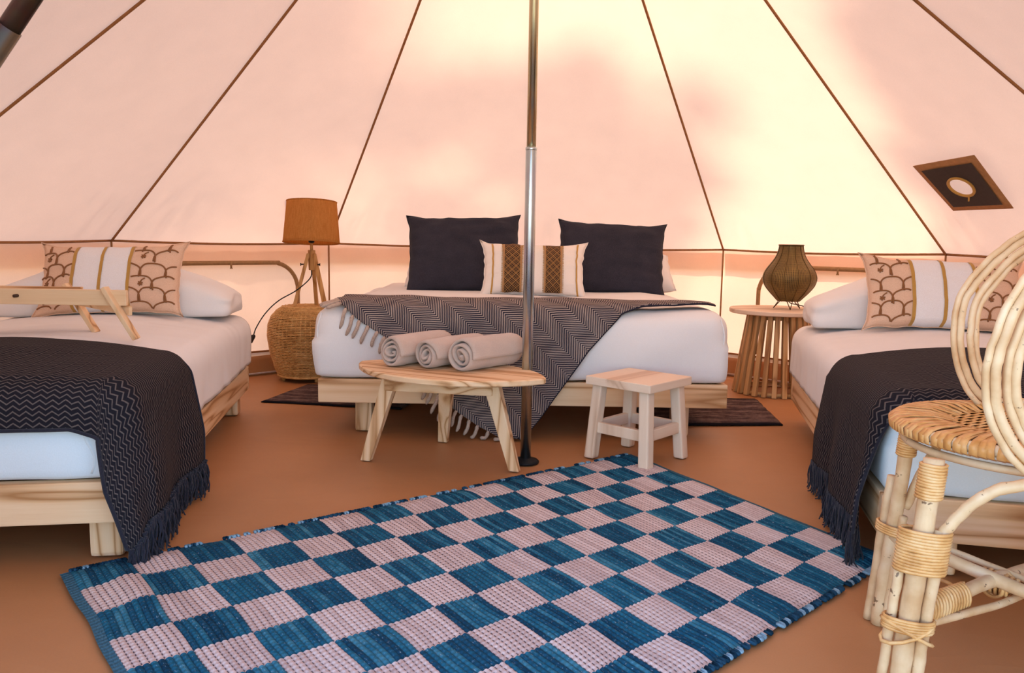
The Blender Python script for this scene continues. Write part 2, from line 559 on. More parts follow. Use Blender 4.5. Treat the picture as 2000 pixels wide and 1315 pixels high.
# zipped window arches on two wall panels
def arch(k, u0, u1, z1, z0, rr):
    A, B = corner(k), corner(k + 1); W = (B - A).length
    e = (B - A).normalized()
    n = V((0, 0, 1)).cross(e).normalized()
    if n.dot(O - A) < 0: n = -n
    n.z = 0
    pts = []
    def P(u, z): 
        q = A + e * u; q.z = z
        return q + n * 0.022 - O
    pts.append(P(u0, z0))
    for i in range(11):
        t = PI - i / 10 * PI / 2
        pts.append(P(u0 + rr + rr * math.cos(t), z1 - rr + rr * math.sin(t)))
    for i in range(11):
        t = PI / 2 - i / 10 * PI / 2
        pts.append(P(u1 - rr + rr * math.cos(t), z1 - rr + rr * math.sin(t)))
    pts.append(P(u1, z0))
    arch_o = mesh('window_arch', tube(spline(pts, 3), 0.013, 8), PIPE, wall_root)
    inner = [p + n * 0.004 + (V((0, 0, -0.02)) if abs(i - len(pts) / 2) < len(pts) / 2 else V()) for i, p in enumerate(pts)]
    um = (u0 + u1) / 2 + (0.0 if k < 0 else 0.09)
    for q in (um - 0.01,):
        p = P(q, z1) + n * 0.012
        mesh('toggle', join([tube([p + V((0, 0, 0.012)), p + V((0, 0, -0.03))], 0.006, 8), tube([p + V((0, 0, -0.03)), p + V((0, 0, -0.034))], 0.009, 8)]), PIPE, arch_o)
arch(-2, 0.235, 1.105, 0.695, 0.16, 0.17)
arch(1, 0.275, 1.12, 0.72, 0.16, 0.17)
# sewn vent patch with round mesh opening on the right roof panel
def vent():
    A, B = corner(2), corner(3)
    n = (B - A).cross(APEX - A).normalized()
    if n.z > 0: n = -n
    C0, C1, C2, C3 = V((1.881, 3.801, 1.249)), V((1.958, 3.438, 1.262)), V((2.212, 3.546, 1.048)), V((2.126, 3.872, 1.049))
    cen = (C0 + C1 + C2 + C3) / 4
    off = n * 0.022
    def q(a, b):      # a,b in -1..1
        return C0.lerp(C1, (a + 1) / 2).lerp(C3.lerp(C2, (a + 1) / 2), (b + 1) / 2) + off - O
    seg = 48; v = []; f = []
    for i in range(seg):
        t = 2 * PI * (i + 0.5 * 0) / seg
        c_, s_ = math.cos(t), math.sin(t); m = max(abs(c_), abs(s_))
        v.append(q(c_ / m, s_ / m)); v.append(q(0.45 * c_, 0.45 * s_))
    for i in range(seg):
        j = (i + 1) % seg
        f.append((2 * i, 2 * j, 2 * j + 1, 2 * i + 1))
    g = (v, f)
    border = mesh('vent_border', g, plain('tan_vent_binding', (0.36, 0.17, 0.065), 0.85), ceil_root)
    border['label'] = 'tan bound square vent patch sewn to the roof'
    solid(border, 0.003, 1)
    # dark panel with hole (ring of quads)
    seg = 48; v = []; f = []
    for i in range(seg):
        t = 2 * PI * i / seg
        c_, s_ = math.cos(t), math.sin(t)
        m = max(abs(c_), abs(s_))
        v.append(q(0.82 * c_ / m, 0.80 * s_ / m) + n * 0.006)
        v.append(q(0.36 * c_, 0.36 * s_) + n * 0.006)
    for i in range(seg):
        j = (i + 1) % seg
        f.append((2 * i, 2 * j, 2 * j + 1, 2 * i + 1))
    mesh('vent_panel', (v, f), plain('dark_vent_cloth', (0.045, 0.030, 0.026), 0.9), border)
    ring = [q(0.36 * math.cos(2 * PI * i / 40), 0.36 * math.sin(2 * PI * i / 40)) + n * 0.008 for i in range(40)]
    mesh('vent_ring', tube(ring, 0.007, 6, True), GOLD, border)
    p = q(0.04, 0.36) + n * 0.012
    mesh('pull_tab', tube([p, p + V((0.0, 0, -0.022))], 0.004, 6), GOLD, border)
vent()

# ------------------------------------------------------------------ poles
def steel(nm, stops):
    k = NT(nm); c = k.coord()
    n = k.noise(k.map(c, (3, 3, 2.2)), 2.0, 3)
    lw = k.new('ShaderNodeLayerWeight'); lw.inputs[0].default_value = 0.45
    tint = k.ramp(n, stops)
    k.base(tint); k.rough(0.26); k.b.inputs['Metallic'].default_value = 1.0
    return k.m
STEEL = steel('blue_zinc_steel', [(0.30, (0.40, 0.52, 0.56)), (0.5, (0.50, 0.58, 0.60)), (0.68, (0.42, 0.38, 0.50))])
STEEL_Y = steel('yellow_zinc_steel', [(0.30, (0.44, 0.44, 0.30)), (0.5, (0.60, 0.54, 0.34)), (0.68, (0.46, 0.50, 0.44))])
pole = empty('tent_pole', (PX, PY, 0), 0, 'shiny zinc steel centre pole standing on a black foot disc', 'tent pole')
mesh('foot_disc', lathe([(0.002, 0.0), (0.052, 0.0), (0.053, 0.006), (0.047, 0.012), (0.024, 0.016), (0.022, 0.02)], 32), BLACK, pole)
mesh('lower_tube', lathe([(0.0205, 0.015), (0.0205, 1.185), (0.019, 1.19)], 32), STEEL, pole)
mesh('upper_tube', lathe([(0.0175, 1.18), (0.0175, 2.76)], 32), STEEL_Y, pole)
mesh('joint_collar', lathe([(0.0205, 1.186), (0.0215, 1.189), (0.0215, 1.196), (0.018, 1.199)], 32), STEEL, pole)
ap = empty('door_frame_pole', (-1.38, 1.0, 0), 0, 'dark steel A-frame door pole slanting across the upper left corner', 'tent pole')
RUST = NT('burnished_dark_steel'); _c = RUST.coord(); _n = RUST.noise(RUST.map(_c, (3, 3, 3)), 4, 3)
RUST.base(RUST.ramp(_n, [(0.35, (0.03, 0.05, 0.05)), (0.55, (0.10, 0.07, 0.04)), (0.7, (0.10, 0.04, 0.035))])); RUST.rough(0.35); RUST.b.inputs['Metallic'].default_value = 0.8
RUST = RUST.m
dirp = (V((-0.576, 1.0, 1.131)) - V((-0.63, 1.0, 1.058))).normalized()
pm = V((-0.6235, 1.0, 1.088))
foot = pm - dirp * (pm.z / dirp.z); topp = pm + dirp * ((1.98 - pm.z) / dirp.z)
ap.location = foot
jm = pm + dirp * 0.012
mesh('lower_tube', tube([V((0, 0, 0)), jm - foot], 0.0145, 20), RUST, ap)
mesh('upper_tube', tube([jm - foot, topp - foot], 0.0130, 20), RUST, ap)
# ------------------------------------------------------------------ beds
def drape(px, py, hx, hy, top, rr, off):
    """flat sheet point (px,py) laid over a rounded box of half sizes hx,hy; returns position and outward dir"""
    ix, iy = hx - rr, hy - rr
    qx, qy = max(-ix, min(ix, px)), max(-iy, min(iy, py))
    dx, dy = px - qx, py - qy
    d = math.hypot(dx, dy)
    R = rr + off
    if d < 1e-9:
        return V((px, py, top + off)), V((0, 0, 1)), 0.0
    nx_, ny_ = dx / d, dy / d
    arc = R * PI / 2
    if d < arc:
        a = d / R
        return V((qx + nx_ * R * math.sin(a), qy + ny_ * R * math.sin(a), top - rr + R * math.cos(a))), V((nx_ * math.sin(a), ny_ * math.sin(a), math.cos(a))), 0.0
    dd = d - arc
    return V((qx + nx_ * R, qy + ny_ * R, top - rr - dd)), V((nx_, ny_, 0)), dd

def bed_frame(name, loc, rz, W, L, ztop, rh, label, legs, th=0.035):
    b = empty(name, loc, rz, label, 'bed', 'pine platform beds')
    zb = ztop - rh
    bevel_mesh('foot_rail', box(-W / 2, W / 2, -L / 2, -L / 2 + th, zb, ztop), WX, b, 0.004)
    bevel_mesh('head_rail', box(-W / 2, W / 2, L / 2 - th, L / 2, zb, ztop), WX, b, 0.004)
    for s in (-1, 1):
        x0, x1 = (W / 2 - th, W / 2) if s > 0 else (-W / 2, -W / 2 + th)
        bevel_mesh('side_rail', box(x0, x1, -L / 2 + th, L / 2 - th, zb, ztop), WY, b, 0.004)
    n = 11
    for i in range(n):
        y = -L / 2 + 0.10 + (L - 0.2) * i / (n - 1)
        bevel_mesh('slat', box(-W / 2 + th, W / 2 - th, y - 0.04, y + 0.04, ztop - 0.032, ztop - 0.012), WX, b, 0.0)
    lw, ix, iy = legs
    for sx in (-1, 1):
        for sy in (-1, 1):
            x, y = sx * (W / 2 - ix), sy * (L / 2 - iy)
            bevel_mesh('leg', box(x - lw / 2, x + lw / 2, y - lw / 2, y + lw / 2, 0, zb), WZ, b, 0.012)
    return b

BW, BL = 1.05, 1.90
aL, aR = math.radians(9.4), math.radians(-12.6)
def rot2(a, x, y): return V((math.cos(a) * x - math.sin(a) * y, math.sin(a) * x + math.cos(a) * y, 0))
cL = V((-0.984, 1.987, 0)) + rot2(aL, -BW / 2, BL / 2)
cR = V((0.957, 1.975, 0)) + rot2(aR, BW / 2, BL / 2)
CW, CL_ = 1.772, 1.93
cC = V((0.050, 3.38 + CL_ / 2, 0))
bed_frame('single_bed', cL, aL, BW, BL, 0.22, 0.11, 'pine platform single bed on the left, under the folding tray', (0.085, 0.076, 0.09))
bed_frame('single_bed', cR, aR, BW, BL, 0.22, 0.113, 'pine platform single bed on the right, behind the rattan chair', (0.09, 0.16, 0.10))
bed_frame('double_bed', cC, 0.0, CW, CL_, 0.248, 0.103, 'wide pine platform bed in the middle, below the two dark cushions', (0.075, 0.18, 0.12), 0.04)

def single_mattress(c, a, label, s):
    m = empty('mattress', (c.x, c.y, 0.2205), a, label, 'mattress')
    vf = soft_box(BW - 0.016, BL - 0.016, 0.235, 0.05, (34, 50, 14), 0.006, 7.0, s, 0.006)
    mesh('fitted_sheet', vf, BLUEW, m)
    # tucked sheet corner pleats at the foot
    for sx in (-1, 1):
        x = sx * (BW / 2 - 0.09)
        pts = [V((x + 0.012 * sx * math.sin(i * 0.9), -BL / 2 + 0.013 - 0.004, 0.02 + 0.17 * i / 8)) for i in range(9)]
        mesh('corner_pleat', tube(pts, [0.004 + 0.004 * math.sin(PI * i / 8) for i in range(9)], 6), BLUEW, m)
    return m
single_mattress(cL, aL, 'mattress in a white fitted sheet, tinted with cool door light, on the left bed', 3)
single_mattress(cR, aR, 'mattress in a white fitted sheet, tinted with cool door light, on the right bed', 14)
cm = empty('mattress', (cC.x - 0.012, cC.y, 0.2525), 0, 'thick mattress in a smooth white sheet on the wide middle bed', 'mattress')
vf = soft_box(CW + 0.012, CL_ - 0.01, 0.31, 0.075, (60, 60, 16), 0.010, 4.5, 5, 0.012)
mesh('fitted_sheet', vf, WHITE, cm)
for sx in (-1, 1):
    pts = []
    for i in range(16):
        t = i / 15
        x = sx * (CW / 2 - 0.018 - 0.010 * math.sin(t * 7)); z = 0.02 + 0.26 * t
        pts.append(V((x, -CL_ / 2 + 0.016 + 0.03 * max(0, t - 0.8) * 2, z)))
    mesh('corner_seam', tube(pts, 0.0045, 6), WHITE, cm)

MT = 0.455     # top of side mattresses
def duvet(c, a, label, seed):
    hx, hy, rr = (BW - 0.010) / 2, (BL - 0.016) / 2, 0.06
    def fn(u, v_):
        px = -hx - 0.215 + (2 * hx + 0.43) * u
        py = -hy + 0.30 + (2 * hy - 0.30) * v_
        p, n, dd = drape(px, py, hx, hy + 0.5, MT, rr, 0.016)
        # plump filling, higher along the middle and towards the pillows
        p.z += 0.045 * max(0, 1 - (px / (hx - rr)) ** 2) if n.z > 0.99 else 0.0
        wr = 0.006 * nz(px * 4 + seed, py * 2.6) + 0.004 * nz(px * 3 + seed, py * 14)
        if dd > 0: wr += 0.006 * nz(py * 9 + seed, dd * 2) * min(1, dd / 0.1) + 0.002
        return p + n * wr
    g, uv = grid(90, 80, fn)
    o = mesh('duvet', g, WHITE, None)
    o.location = (c.x, c.y, 0); o.rotation_euler = (0, 0, a)
    solid(o, 0.012, -1)
    return tag(o, label, 'duvet')
duvet(cL, aL, 'white cotton duvet spread over the left bed', 2)
duvet(cR, aR, 'white cotton duvet spread over the right bed', 31)
# thin creased top sheet of the middle bed
def csheet(u, v_):
    px = -CW / 2 + 0.06 + (CW - 0.12) * u; py = -CL_ / 2 + 0.30 + (CL_ - 0.36) * v_
    ed = min(u, 1 - u) * 10
    return V((px, py, 0.5615 + 0.014 * min(1, ed) + 0.010 * nz(px * 2.2, py * 3.5, 4) * min(1, ed)))
g, uv = grid(70, 60, csheet)
o = mesh('top_sheet', g, WHITE); o.location = (cC.x, cC.y, 0); solid(o, 0.008, -1)
tag(o, 'white top sheet lying flat on the wide middle bed', 'bed sheet')

# ------------------------------------------------------------------ throws on the side beds
def strands(pts_dirs, length, r, seed, n=5, curl=0.012):
    rnd = random.Random(seed); parts = []
    for p, out in pts_dirs:
        L = length * rnd.uniform(0.75, 1.15)
        ph = rnd.uniform(0, 6.3); sw = V((rnd.uniform(-1, 1), rnd.uniform(-1, 1), 0)) * curl
        q = []
        for i in range(n + 1):
            t = i / n
            z = max(0.006, p.z - L * t)
            q.append(V((p.x, p.y, z)) + sw * t * 1.6 + out * (0.004 + 0.006 * math.sin(t * 5 + ph)) + V((math.sin(ph + t * 7), math.cos(ph + t * 6), 0)) * 0.003)
        parts.append(tube(q, [r * (1 - 0.45 * i / n) for i in range(n + 1)], 4))
    return join(parts)

def throw(c, a, side, t_front, v_back, drop, label, seed, off=0.030, corner_pull=0.0):
    """side=+1: visible drop on local +x"""
    hx, hy, rr = (BW - 0.010) / 2, (BL - 0.016) / 2, 0.055
    b = empty('throw_blanket', (c.x, c.y, 0), a, label, 'blanket', 'charcoal zigzag throws on the single beds')
    x0, x1 = -hx - 0.25, hx + drop
    y0, y1 = -hy - t_front, -hy + v_back
    def surf(px, py):
        if px > hx - rr and py < -hy + rr:      # slack is pulled round the corner of the mattress
            ex, ey = px - hx + rr, -hy + rr - py
            rh = math.hypot(ex, ey); ph = math.atan2(ey, ex); ph += 0.46 * math.sin(2 * ph)
            px, py = hx - rr + rh * math.cos(ph), -hy + rr - rh * math.sin(ph)
        p, n, dd = drape(px, py, hx, hy, MT, rr, off)
        if n.z > 0.99:
            p.z += 0.043 * max(0, 1 - (px / (hx - rr)) ** 2) * min(1, max(0, (py + hy) / 0.35)) + 0.004 * nz(px * 5 + seed, py * 5)
        e = (py - (y1 - 0.05)) / 0.05
        if e > 0 and n.z > 0.05: p = p - n * (0.016 * e * e * min(1, n.z * 2))
        if dd > 0:
            al = (py * 1.0)
            k = min(1, dd / 0.2)
            w_ = 0.013 * math.sin(al * 15 + seed) * k + 0.010 * nz(al * 7 + seed, dd * 2.0) * k + 0.018 * k
            # pull slack at the mattress corner into an open fold
            if px > hx - rr and py < -hy + rr:
                w_ += 0.006 * k
            p = p + n * w_
            p.z = max(p.z, 0.05)
        return p, n
    NU, NV = 150, 76
    def fn(u, v_):
        px = (x0 + (x1 - x0) * u) * 1.0
        y0e = y0 - corner_pull * min(1, max(0, (px - hx + 0.12) / 0.25))
        py = y0e + (y1 - y0e) * v_
        wob = 0.010 * nz(px * 3.1 + seed, 8) * (1 if v_ < 0.5 else -1)
        p, n = surf(px, py + wob * abs(2 * v_ - 1))
        if side < 0: p.x = -p.x
        return p
    g, uv0 = grid(NU, NV, fn)
    uv = [(x0 + (x1 - x0) * p, y0 + (y1 - y0) * q) for p, q in uv0]
    o = mesh('woven_cloth', g, CHAR, b, uv=uv)
    solid(o, 0.007, -1)
    # fringe along the dropped end
    L = []
    for i in range(230):
        v_ = i / 229
        py = y0 - corner_pull + (y1 - y0 + corner_pull) * v_
        p, n = surf(x1 - 0.004, py)
        if side < 0: p = V((-p.x, p.y, p.z)); n = V((-n.x, n.y, n.z))
        n = V((n.x, n.y, 0))
        L.append((p, n))
    fr = mesh('fringe', strands(L, 0.115, 0.0036, seed), FRINGE_N, b)
    fr['kind'] = 'stuff'
    # rolled long edges
    for v_, py in ((0, y0), (1, y1)):
        pts = [fn(i / 110, v_) for i in range(111)]
        mesh('edge_cord', tube(pts, 0.0055, 5), FRINGE_N, b)
    return b
throw(cL, aL, 1, 0.115, 0.60, 0.375, 'charcoal zigzag throw across the foot of the left bed', 1.0, corner_pull=0.095)
throw(cR, aR, -1, 0.0, 0.74, 0.375, 'charcoal zigzag throw across the foot of the right bed', 4.3)

# ------------------------------------------------------------------ herringbone throw on the middle bed
def centre_throw():
    b = empty('throw_blanket', (cC.x, 3.39, 0), 0, 'grey herringbone throw with beige tassels slipping off the middle bed to the floor', 'blanket')
    hx, hy, rr, top = CW / 2 + 0.012, (CL_ - 0.02) / 2 + 0.012, 0.075, 0.5605
    # left (tassel) and right (selvedge) limits, x local to cC, by distance down the front d (d<0: on top)
    Lb = [(-0.30, -0.80), (-0.14, -0.83), (-0.02, -0.79), (0.05, -0.70), (0.11, -0.60), (0.16, -0.54), (0.24, -0.46), (0.34, -0.38), (0.44, -0.27), (0.50, -0.19), (0.575, -0.02)]
    Rb = [(-0.30, 0.78), (-0.14, 0.85), (-0.085, 0.80), (-0.06, 0.66), (-0.04, 0.52), (0.0, 0.42), (0.06, 0.365), (0.16, 0.275), (0.26, 0.205), (0.36, 0.135), (0.45, 0.075), (0.52, 0.02), (0.575, -0.01)]
    def it(T, d):
        if d <= T[0][0]: return T[0][1]
        for (a, x), (b_, y) in zip(T, T[1:]):
            if d <= b_: 
                t = (d - a) / (b_ - a); return x + (y - x) * t
        return T[-1][1]
    D0, D1 = -0.24, 0.575
    def surf(px, d):
        # d: distance beyond front top edge line (y=-hy)
        py = -hy - d
        p, n, dd = drape(px, py, hx + 0.3, hy, top, rr, 0.016)
        k = min(1, max(0, dd / 0.15))
        ax = (px * 0.68 - d * 0.73)        # fold direction runs down-left
        ac = px * 0.73 + d * 0.68
        fold = 0.020 * math.sin(ac * 19 + 1.2) * k + 0.010 * nz(ac * 6, ax * 2) * k + 0.016 * k
        p = p + n * fold
        wz = min(1, max(0, (n.z - 0.35) / 0.6)); wz = wz * wz * (3 - 2 * wz)
        if wz > 0:
            p.z += wz * (0.006 + 0.010 * (0.5 + nz(px * 6, d * 14, 2)) + 0.010 * (0.5 + 0.5 * math.sin((d + 0.03 * math.sin(px * 5)) * 60 + 1.0)) * (0.6 + nz(px * 3, 3)))
            # falls over the side edges
            ov = abs(px) - (hx - 0.10)
            if ov > 0: p.z -= 3.0 * ov * ov
        p.z = max(p.z, 0.012 + 0.05 * max(0, (0.03 - p.z)))
        return p, n
    NU, NV = 110, 120
    uvs = []
    def fn(u, v_):
        d = D0 + (D1 - D0) * v_
        l, r = it(Lb, d), it(Rb, d)
        px = l + (r - l) * u
        p, n = surf(px, d + 0.03 * (1 - u) * 0)
        uvs.append((px, d))
        return p + V((0, cC.y - 3.39, 0))
    g, _ = grid(NU, NV, fn)
    o = mesh('woven_cloth', g, HERR, b, uv=list(uvs))
    solid(o, 0.006, -1)
    # tassels along the left limit
    parts = []; rnd = random.Random(5)
    d = -0.10; k = 0
    while d < 0.565:
        l = it(Lb, d)
        p, n = surf(l + 0.004, d)
        p = p + V((0, cC.y - 3.39, 0)); n2 = V((n.x, n.y, 0))
        if n.z > 0.5: n2 = V((0, -1, 0))
        dr = V((-0.35, 0, -1)).normalized()
        if d < -0.01: dr = V((-0.75, -0.5, -0.25)).normalized()
        q = []; LL = 0.082 * rnd.uniform(0.85, 1.15)
        for i in range(8):
            t = i / 7
            x = p + dr * (LL * t) + n2 * (0.008 + 0.008 * math.sin(t * 3)) + V((math.sin(k + t * 5), 0, 0)) * 0.003
            if d < -0.01: x.z = max(x.z, 0.570 - 0.05 * t)
            x.z = max(0.008, x.z)
            q.append(x)
        parts.append(mesh('tassel', tube(q, [0.0055, 0.009, 0.007, 0.008, 0.0075, 0.0085, 0.0075, 0.004], 6), FRINGE_B, b))
        d += rnd.uniform(0.020, 0.027); k += 1
    pts = [fn(1.0, i / 90) for i in range(91)]
    mesh('edge_cord', tube(pts, 0.0045, 5), HERR, b, uv=[(0, 0)] * (91 * 5))
centre_throw()

# ------------------------------------------------------------------ pillows and cushions
def pillow_fn(w_, h_, t_, ear=0.05, p=2.4, seed=0.0, wr=0.004, pinch=0.045):
    def f(u, v_, sgn):
        uu, vv = 2 * u - 1, 2 * v_ - 1
        e = max(0, (1 - abs(uu) ** p)) * max(0, (1 - abs(vv) ** p))
        th = t_ / 2 * e ** 0.5
        x = w_ / 2 * uu * (1 - pinch * (1 - vv * vv) * abs(uu) ** 3) + ear * 0.25 * uu ** 9 * vv ** 8
        z = h_ / 2 * vv * (1 - pinch * (1 - uu * uu) * abs(vv) ** 3) + ear * 0.25 * vv ** 9 * abs(uu) ** 8
        edge = max(abs(uu), abs(vv))
        th += (wr * nz(uu * 4 + seed, vv * 4, sgn) + wr * 0.8 * nz(uu * 2.2 + seed, vv * 11, sgn) * edge) * min(1, e * 6)
        x += 0.006 * nz(vv * 5 + seed, sgn * 0 + uu * 0.2, 3) * abs(uu) ** 4
        z += 0.008 * nz(uu * 4 + seed, 7 + vv * .2, 5) * abs(vv) ** 4
        return V((x, -sgn * th, z + h_ / 2))
    return f
def pillow_mesh(f, nu=44, nv=36):
    g1, uv1 = grid(nu, nv, lambda a, b: f(a, b, 1))
    g2, uv2 = grid(nu, nv, lambda a, b: f(1 - a, b, -1))
    v, fc = join([g1, g2])
    return (v, fc), uv1 + [(1 - a, b) for a, b in uv2]
def weld(o):
    m = o.modifiers.new('weld', 'WELD'); m.merge_threshold = 0.0004
def cushion(name, loc, rz, tilt, w_, h_, t_, mat, label, cat, group=None, rolly=0.0, **k):
    f = pillow_fn(w_, h_, t_, **k)
    r = empty(name, loc, 0, label, cat, group)
    r.rotation_euler = (Matrix.Rotation(rz, 3, 'Z') @ Matrix.Rotation(rolly, 3, 'Y') @ Matrix.Rotation(tilt, 3, 'X')).to_euler()
    g, uv = pillow_mesh(f)
    o = mesh('cover', g, mat, r, uv=uv); weld(o)
    def seam_pts():
        q = []
        for i in range(40): q.append(f(i / 40, 0, 1))
        for i in range(40): q.append(f(1, i / 40, 1))
        for i in range(40): q.append(f(1 - i / 40, 1, 1))
        for i in range(40): q.append(f(0, 1 - i / 40, 1))
        return q
    mesh('edge_seam', tube(seam_pts(), 0.0028, 5, True), mat, r, uv=[(0, 0)] * (160 * 5) if mat is EMBC else None)
    return r, f
tl = math.radians
# white sleeping pillows
def bed_local(c, a, x, y, z):
    p = rot2(a, x, y); return (c.x + p.x, c.y + p.y, z)
def long_pillow(c, a, y, W_, D_, H_, label, seed):
    v, f = soft_box(W_, D_, H_, 0.05, (44, 20, 12), 0.010, 7, seed, 0.006, 0.03)
    q = []
    for p in v:
        e = min(1, abs(2 * p.x / W_)); g_ = 2 * p.y / D_
        crown = 0.42 + 0.58 * (1 - e ** 1.6)
        zz = p.z * crown * (0.80 + 0.20 * math.cos(g_ * 1.3))
        q.append(V((p.x, p.y + 0.02 * nz(p.x * 3 + seed, 2), zz + 0.006 * nz(p.x * 9 + seed, p.y * 9) * min(1, p.z / 0.05))))
    o = empty('pillow', bed_local(c, a, 0.0, y, 0.494), a, label, 'pillow')
    mesh('pillowcase', (q, f), WHITE, o)
long_pillow(cL, aL, 0.765, 1.00, 0.36, 0.255, 'long white pillow behind the embroidered cushion on the left bed', 3)
long_pillow(cR, aR, 0.745, 1.00, 0.36, 0.275, 'long white pillow behind the embroidered cushion on the right bed', 13)
cushion('pillow', (-0.245, 4.72, 0.575), 0, tl(-56), 0.80, 0.38, 0.17, WHITE, 'white pillow behind the dark cushion near the tripod lamp', 'pillow', 'white pillows on the middle bed', 0, ear=0.0, p=3.5, seed=23, pinch=0.02)
cushion('pillow', (0.575, 4.74, 0.575), 0, tl(-58), 0.80, 0.38, 0.17, WHITE, 'white pillow behind the dark cushion on the right half of the middle bed', 'pillow', 'white pillows on the middle bed', 0, ear=0.0, p=3.5, seed=33, pinch=0.02)
# dark square cushions
cushion('cushion', (-0.270, 4.42, 0.565), tl(3), tl(-24), 0.625, 0.455, 0.17, NAVY, 'dark navy square cushion, left of the steel pole', 'cushion', 'dark navy cushions', tl(-1.2), ear=0.06, p=2.9, seed=41, wr=0.013, pinch=0.03)
cushion('cushion', (0.545, 4.46, 0.565), tl(-3), tl(-22), 0.595, 0.425, 0.17, NAVY, 'dark navy square cushion, right of the steel pole', 'cushion', 'dark navy cushions', tl(2.2), ear=0.06, p=2.9, seed=52, wr=0.013, pinch=0.03)

def strip_on(f, u0, u1, v0=0.0, v1=1.0, n=24, lift=0.0025, nu=4):
    def fn(a, b):
        u = u0 + (u1 - u0) * a; v_ = v0 + (v1 - v0) * b
        p = f(u, v_, 1); return p + V((0, -lift, 0))
    return grid(nu, n, fn)
# lumbar cushion with woven bands
LUM, fL = cushion('cushion', (0.105, 4.12, 0.572), 0, tl(-17), 0.535, 0.275, 0.15, CREAMF, 'cream lumbar cushion with two brown patterned bands in front of the dark cushions', 'cushion', None, tl(0.4), ear=0.08, p=2.8, seed=61, pinch=0.05)
def band_mat():
    k = NT('brown_gold_woven_band'); uv = k.sep(k.coord('UV'))
    x = k.math('MULTIPLY', uv[0], 12.0); y = k.math('MULTIPLY', uv[1], 44.0)
    def tri(s): return k.math('PINGPONG', s, 1.0)
    d1 = k.math('ABSOLUTE', k.math('SUBTRACT', tri(x), tri(y)))
    d2 = k.math('ABSOLUTE', k.math('SUBTRACT', tri(k.math('MULTIPLY', uv[0], 4.0)), tri(k.math('MULTIPLY', uv[1], 14.0))))
    m1 = k.smooth(d1, 0.20, 0.08); m2 = k.smooth(d2, 0.10, 0.04)
    m = k.math('MAXIMUM', k.math('MULTIPLY', m1, 0.85), m2)
    k.base(k.mix(m, (0.022, 0.010, 0.007), (0.40, 0.20, 0.06))); k.rough(0.9)
    return k.m
BAND = band_mat()
BROWNB = fabric('tan_band_edging', (0.42, 0.22, 0.09), 300, 0.2)
for (a, b) in ((0.20, 0.385), (0.60, 0.775)):
    g, uv = strip_on(fL, a, b, 0.02, 0.985, 30, 0.003, 10)
    mesh('band_backing', g, BROWNB, LUM)
    g, uv = strip_on(fL, a + 0.016, b - 0.018, 0.015, 0.99, 30, 0.0055, 10)
    mesh('woven_band', g, BAND, LUM, uv=uv)
    parts = []
    for e, s in ((a, -1), (b, 1)):
        for i in range(60):
            v_ = 0.03 + 0.95 * i / 60
            p = fL(e, v_, 1) + V((0, -0.005, 0)); q = fL(e + s * 0.014, v_ + random.uniform(-0.01, 0.01), 1) + V((0, -0.006, 0))
            parts.append(tube([p, q], 0.0013, 3))
    fr = mesh('band_fringe', join(parts), GOLD, LUM); fr['kind'] = 'stuff'
for a in (0.088, 0.918):
    g, uv = strip_on(fL, a, a + 0.017, 0.0, 1.0, 26, 0.003, 2); mesh('gold_stripe', g, GOLD, LUM)
# embroidered cushions
def embroider(root, f, seed):
    def curve(pts, r=0.0034):
        q = []
        for p in spline([V((a, b, 0)) for a, b in pts], 7):
            u = min(0.995, max(0.005, p.x)); v_ = min(0.99, max(0.01, p.y))
            q.append(f(u, v_, 1) + V((0, -0.002, 0)))
        return tube(q, r, 5)
    rnd = random.Random(seed); k = 0
    for (u0, u1) in ((0.012, 0.262), (0.674, 0.988)):
        W_ = u1 - u0
        for row in range(6):
            vy = -0.10 + 0.19 * row + rnd.uniform(-0.02, 0.02)
            for i in range(-1, 3):
                cx = u0 + W_ * (0.22 + i * 0.56 + (0.28 if row % 2 else 0.0)); rx = W_ * 0.30; ry = 0.215
                run = []
                for j in range(15):
                    t = PI * j / 14
                    x = cx - rx * math.cos(t); y = vy + ry * math.sin(t) ** 0.8 + 0.015 * math.sin(3 * t + i)
                    ok = u0 < x < u1 and 0.015 < y < 0.985
                    if ok: run.append((x, y))
                    if (not ok or j == 14) and run:
                        if len(run) >= 3:
                            mesh('embroidered_vine', curve(run), EMB, root); k += 1
                        run = []
                fx, fy = cx + rx * 0.1, vy + ry * 0.42
                if (row + i) % 2 == 0 and u0 + 0.03 < fx < u1 - 0.03 and 0.06 < fy < 0.92:
                    mesh('embroidered_vine', curve([(fx, fy), (fx + 0.008, fy + 0.045), (fx + 0.03, fy + 0.075)], 0.0026), EMB, root)
                    ps = []
                    for j in range(6):
                        t = j * PI / 3 + 0.3
                        ps.append(curve([(fx, fy), (fx + 0.018 * math.cos(t), fy + 0.036 * math.sin(t))], 0.0032))
                    mesh('embroidered_flower', join(ps), EMB, root)
    for a in (0.272, 0.468, 0.664):
        g, uv = strip_on(f, a - 0.011, a + 0.011, 0.0, 1.0, 30, 0.003, 2); mesh('gold_ribbon', g, GOLD, root)
e1, f1 = cushion('cushion', bed_local(cL, aL, 0.030, 0.505, 0.520), aL - tl(5), tl(-24), 0.585, 0.305, 0.15, EMBC, 'peach embroidered cushion with white centre on the left bed', 'cushion', 'embroidered cushions', tl(-1.5), ear=0.09, p=2.8, seed=71, pinch=0.04)
embroider(e1, f1, 1)
e2, f2 = cushion('cushion', bed_local(cR, aR, 0.0, 0.465, 0.520), aR + tl(6), tl(-24), 0.62, 0.305, 0.15, EMBC, 'peach embroidered cushion with white centre on the right bed, behind the rattan hoop', 'cushion', 'embroidered cushions', tl(1.5), ear=0.09, p=2.8, seed=83, pinch=0.04)
embroider(e2, f2, 2)

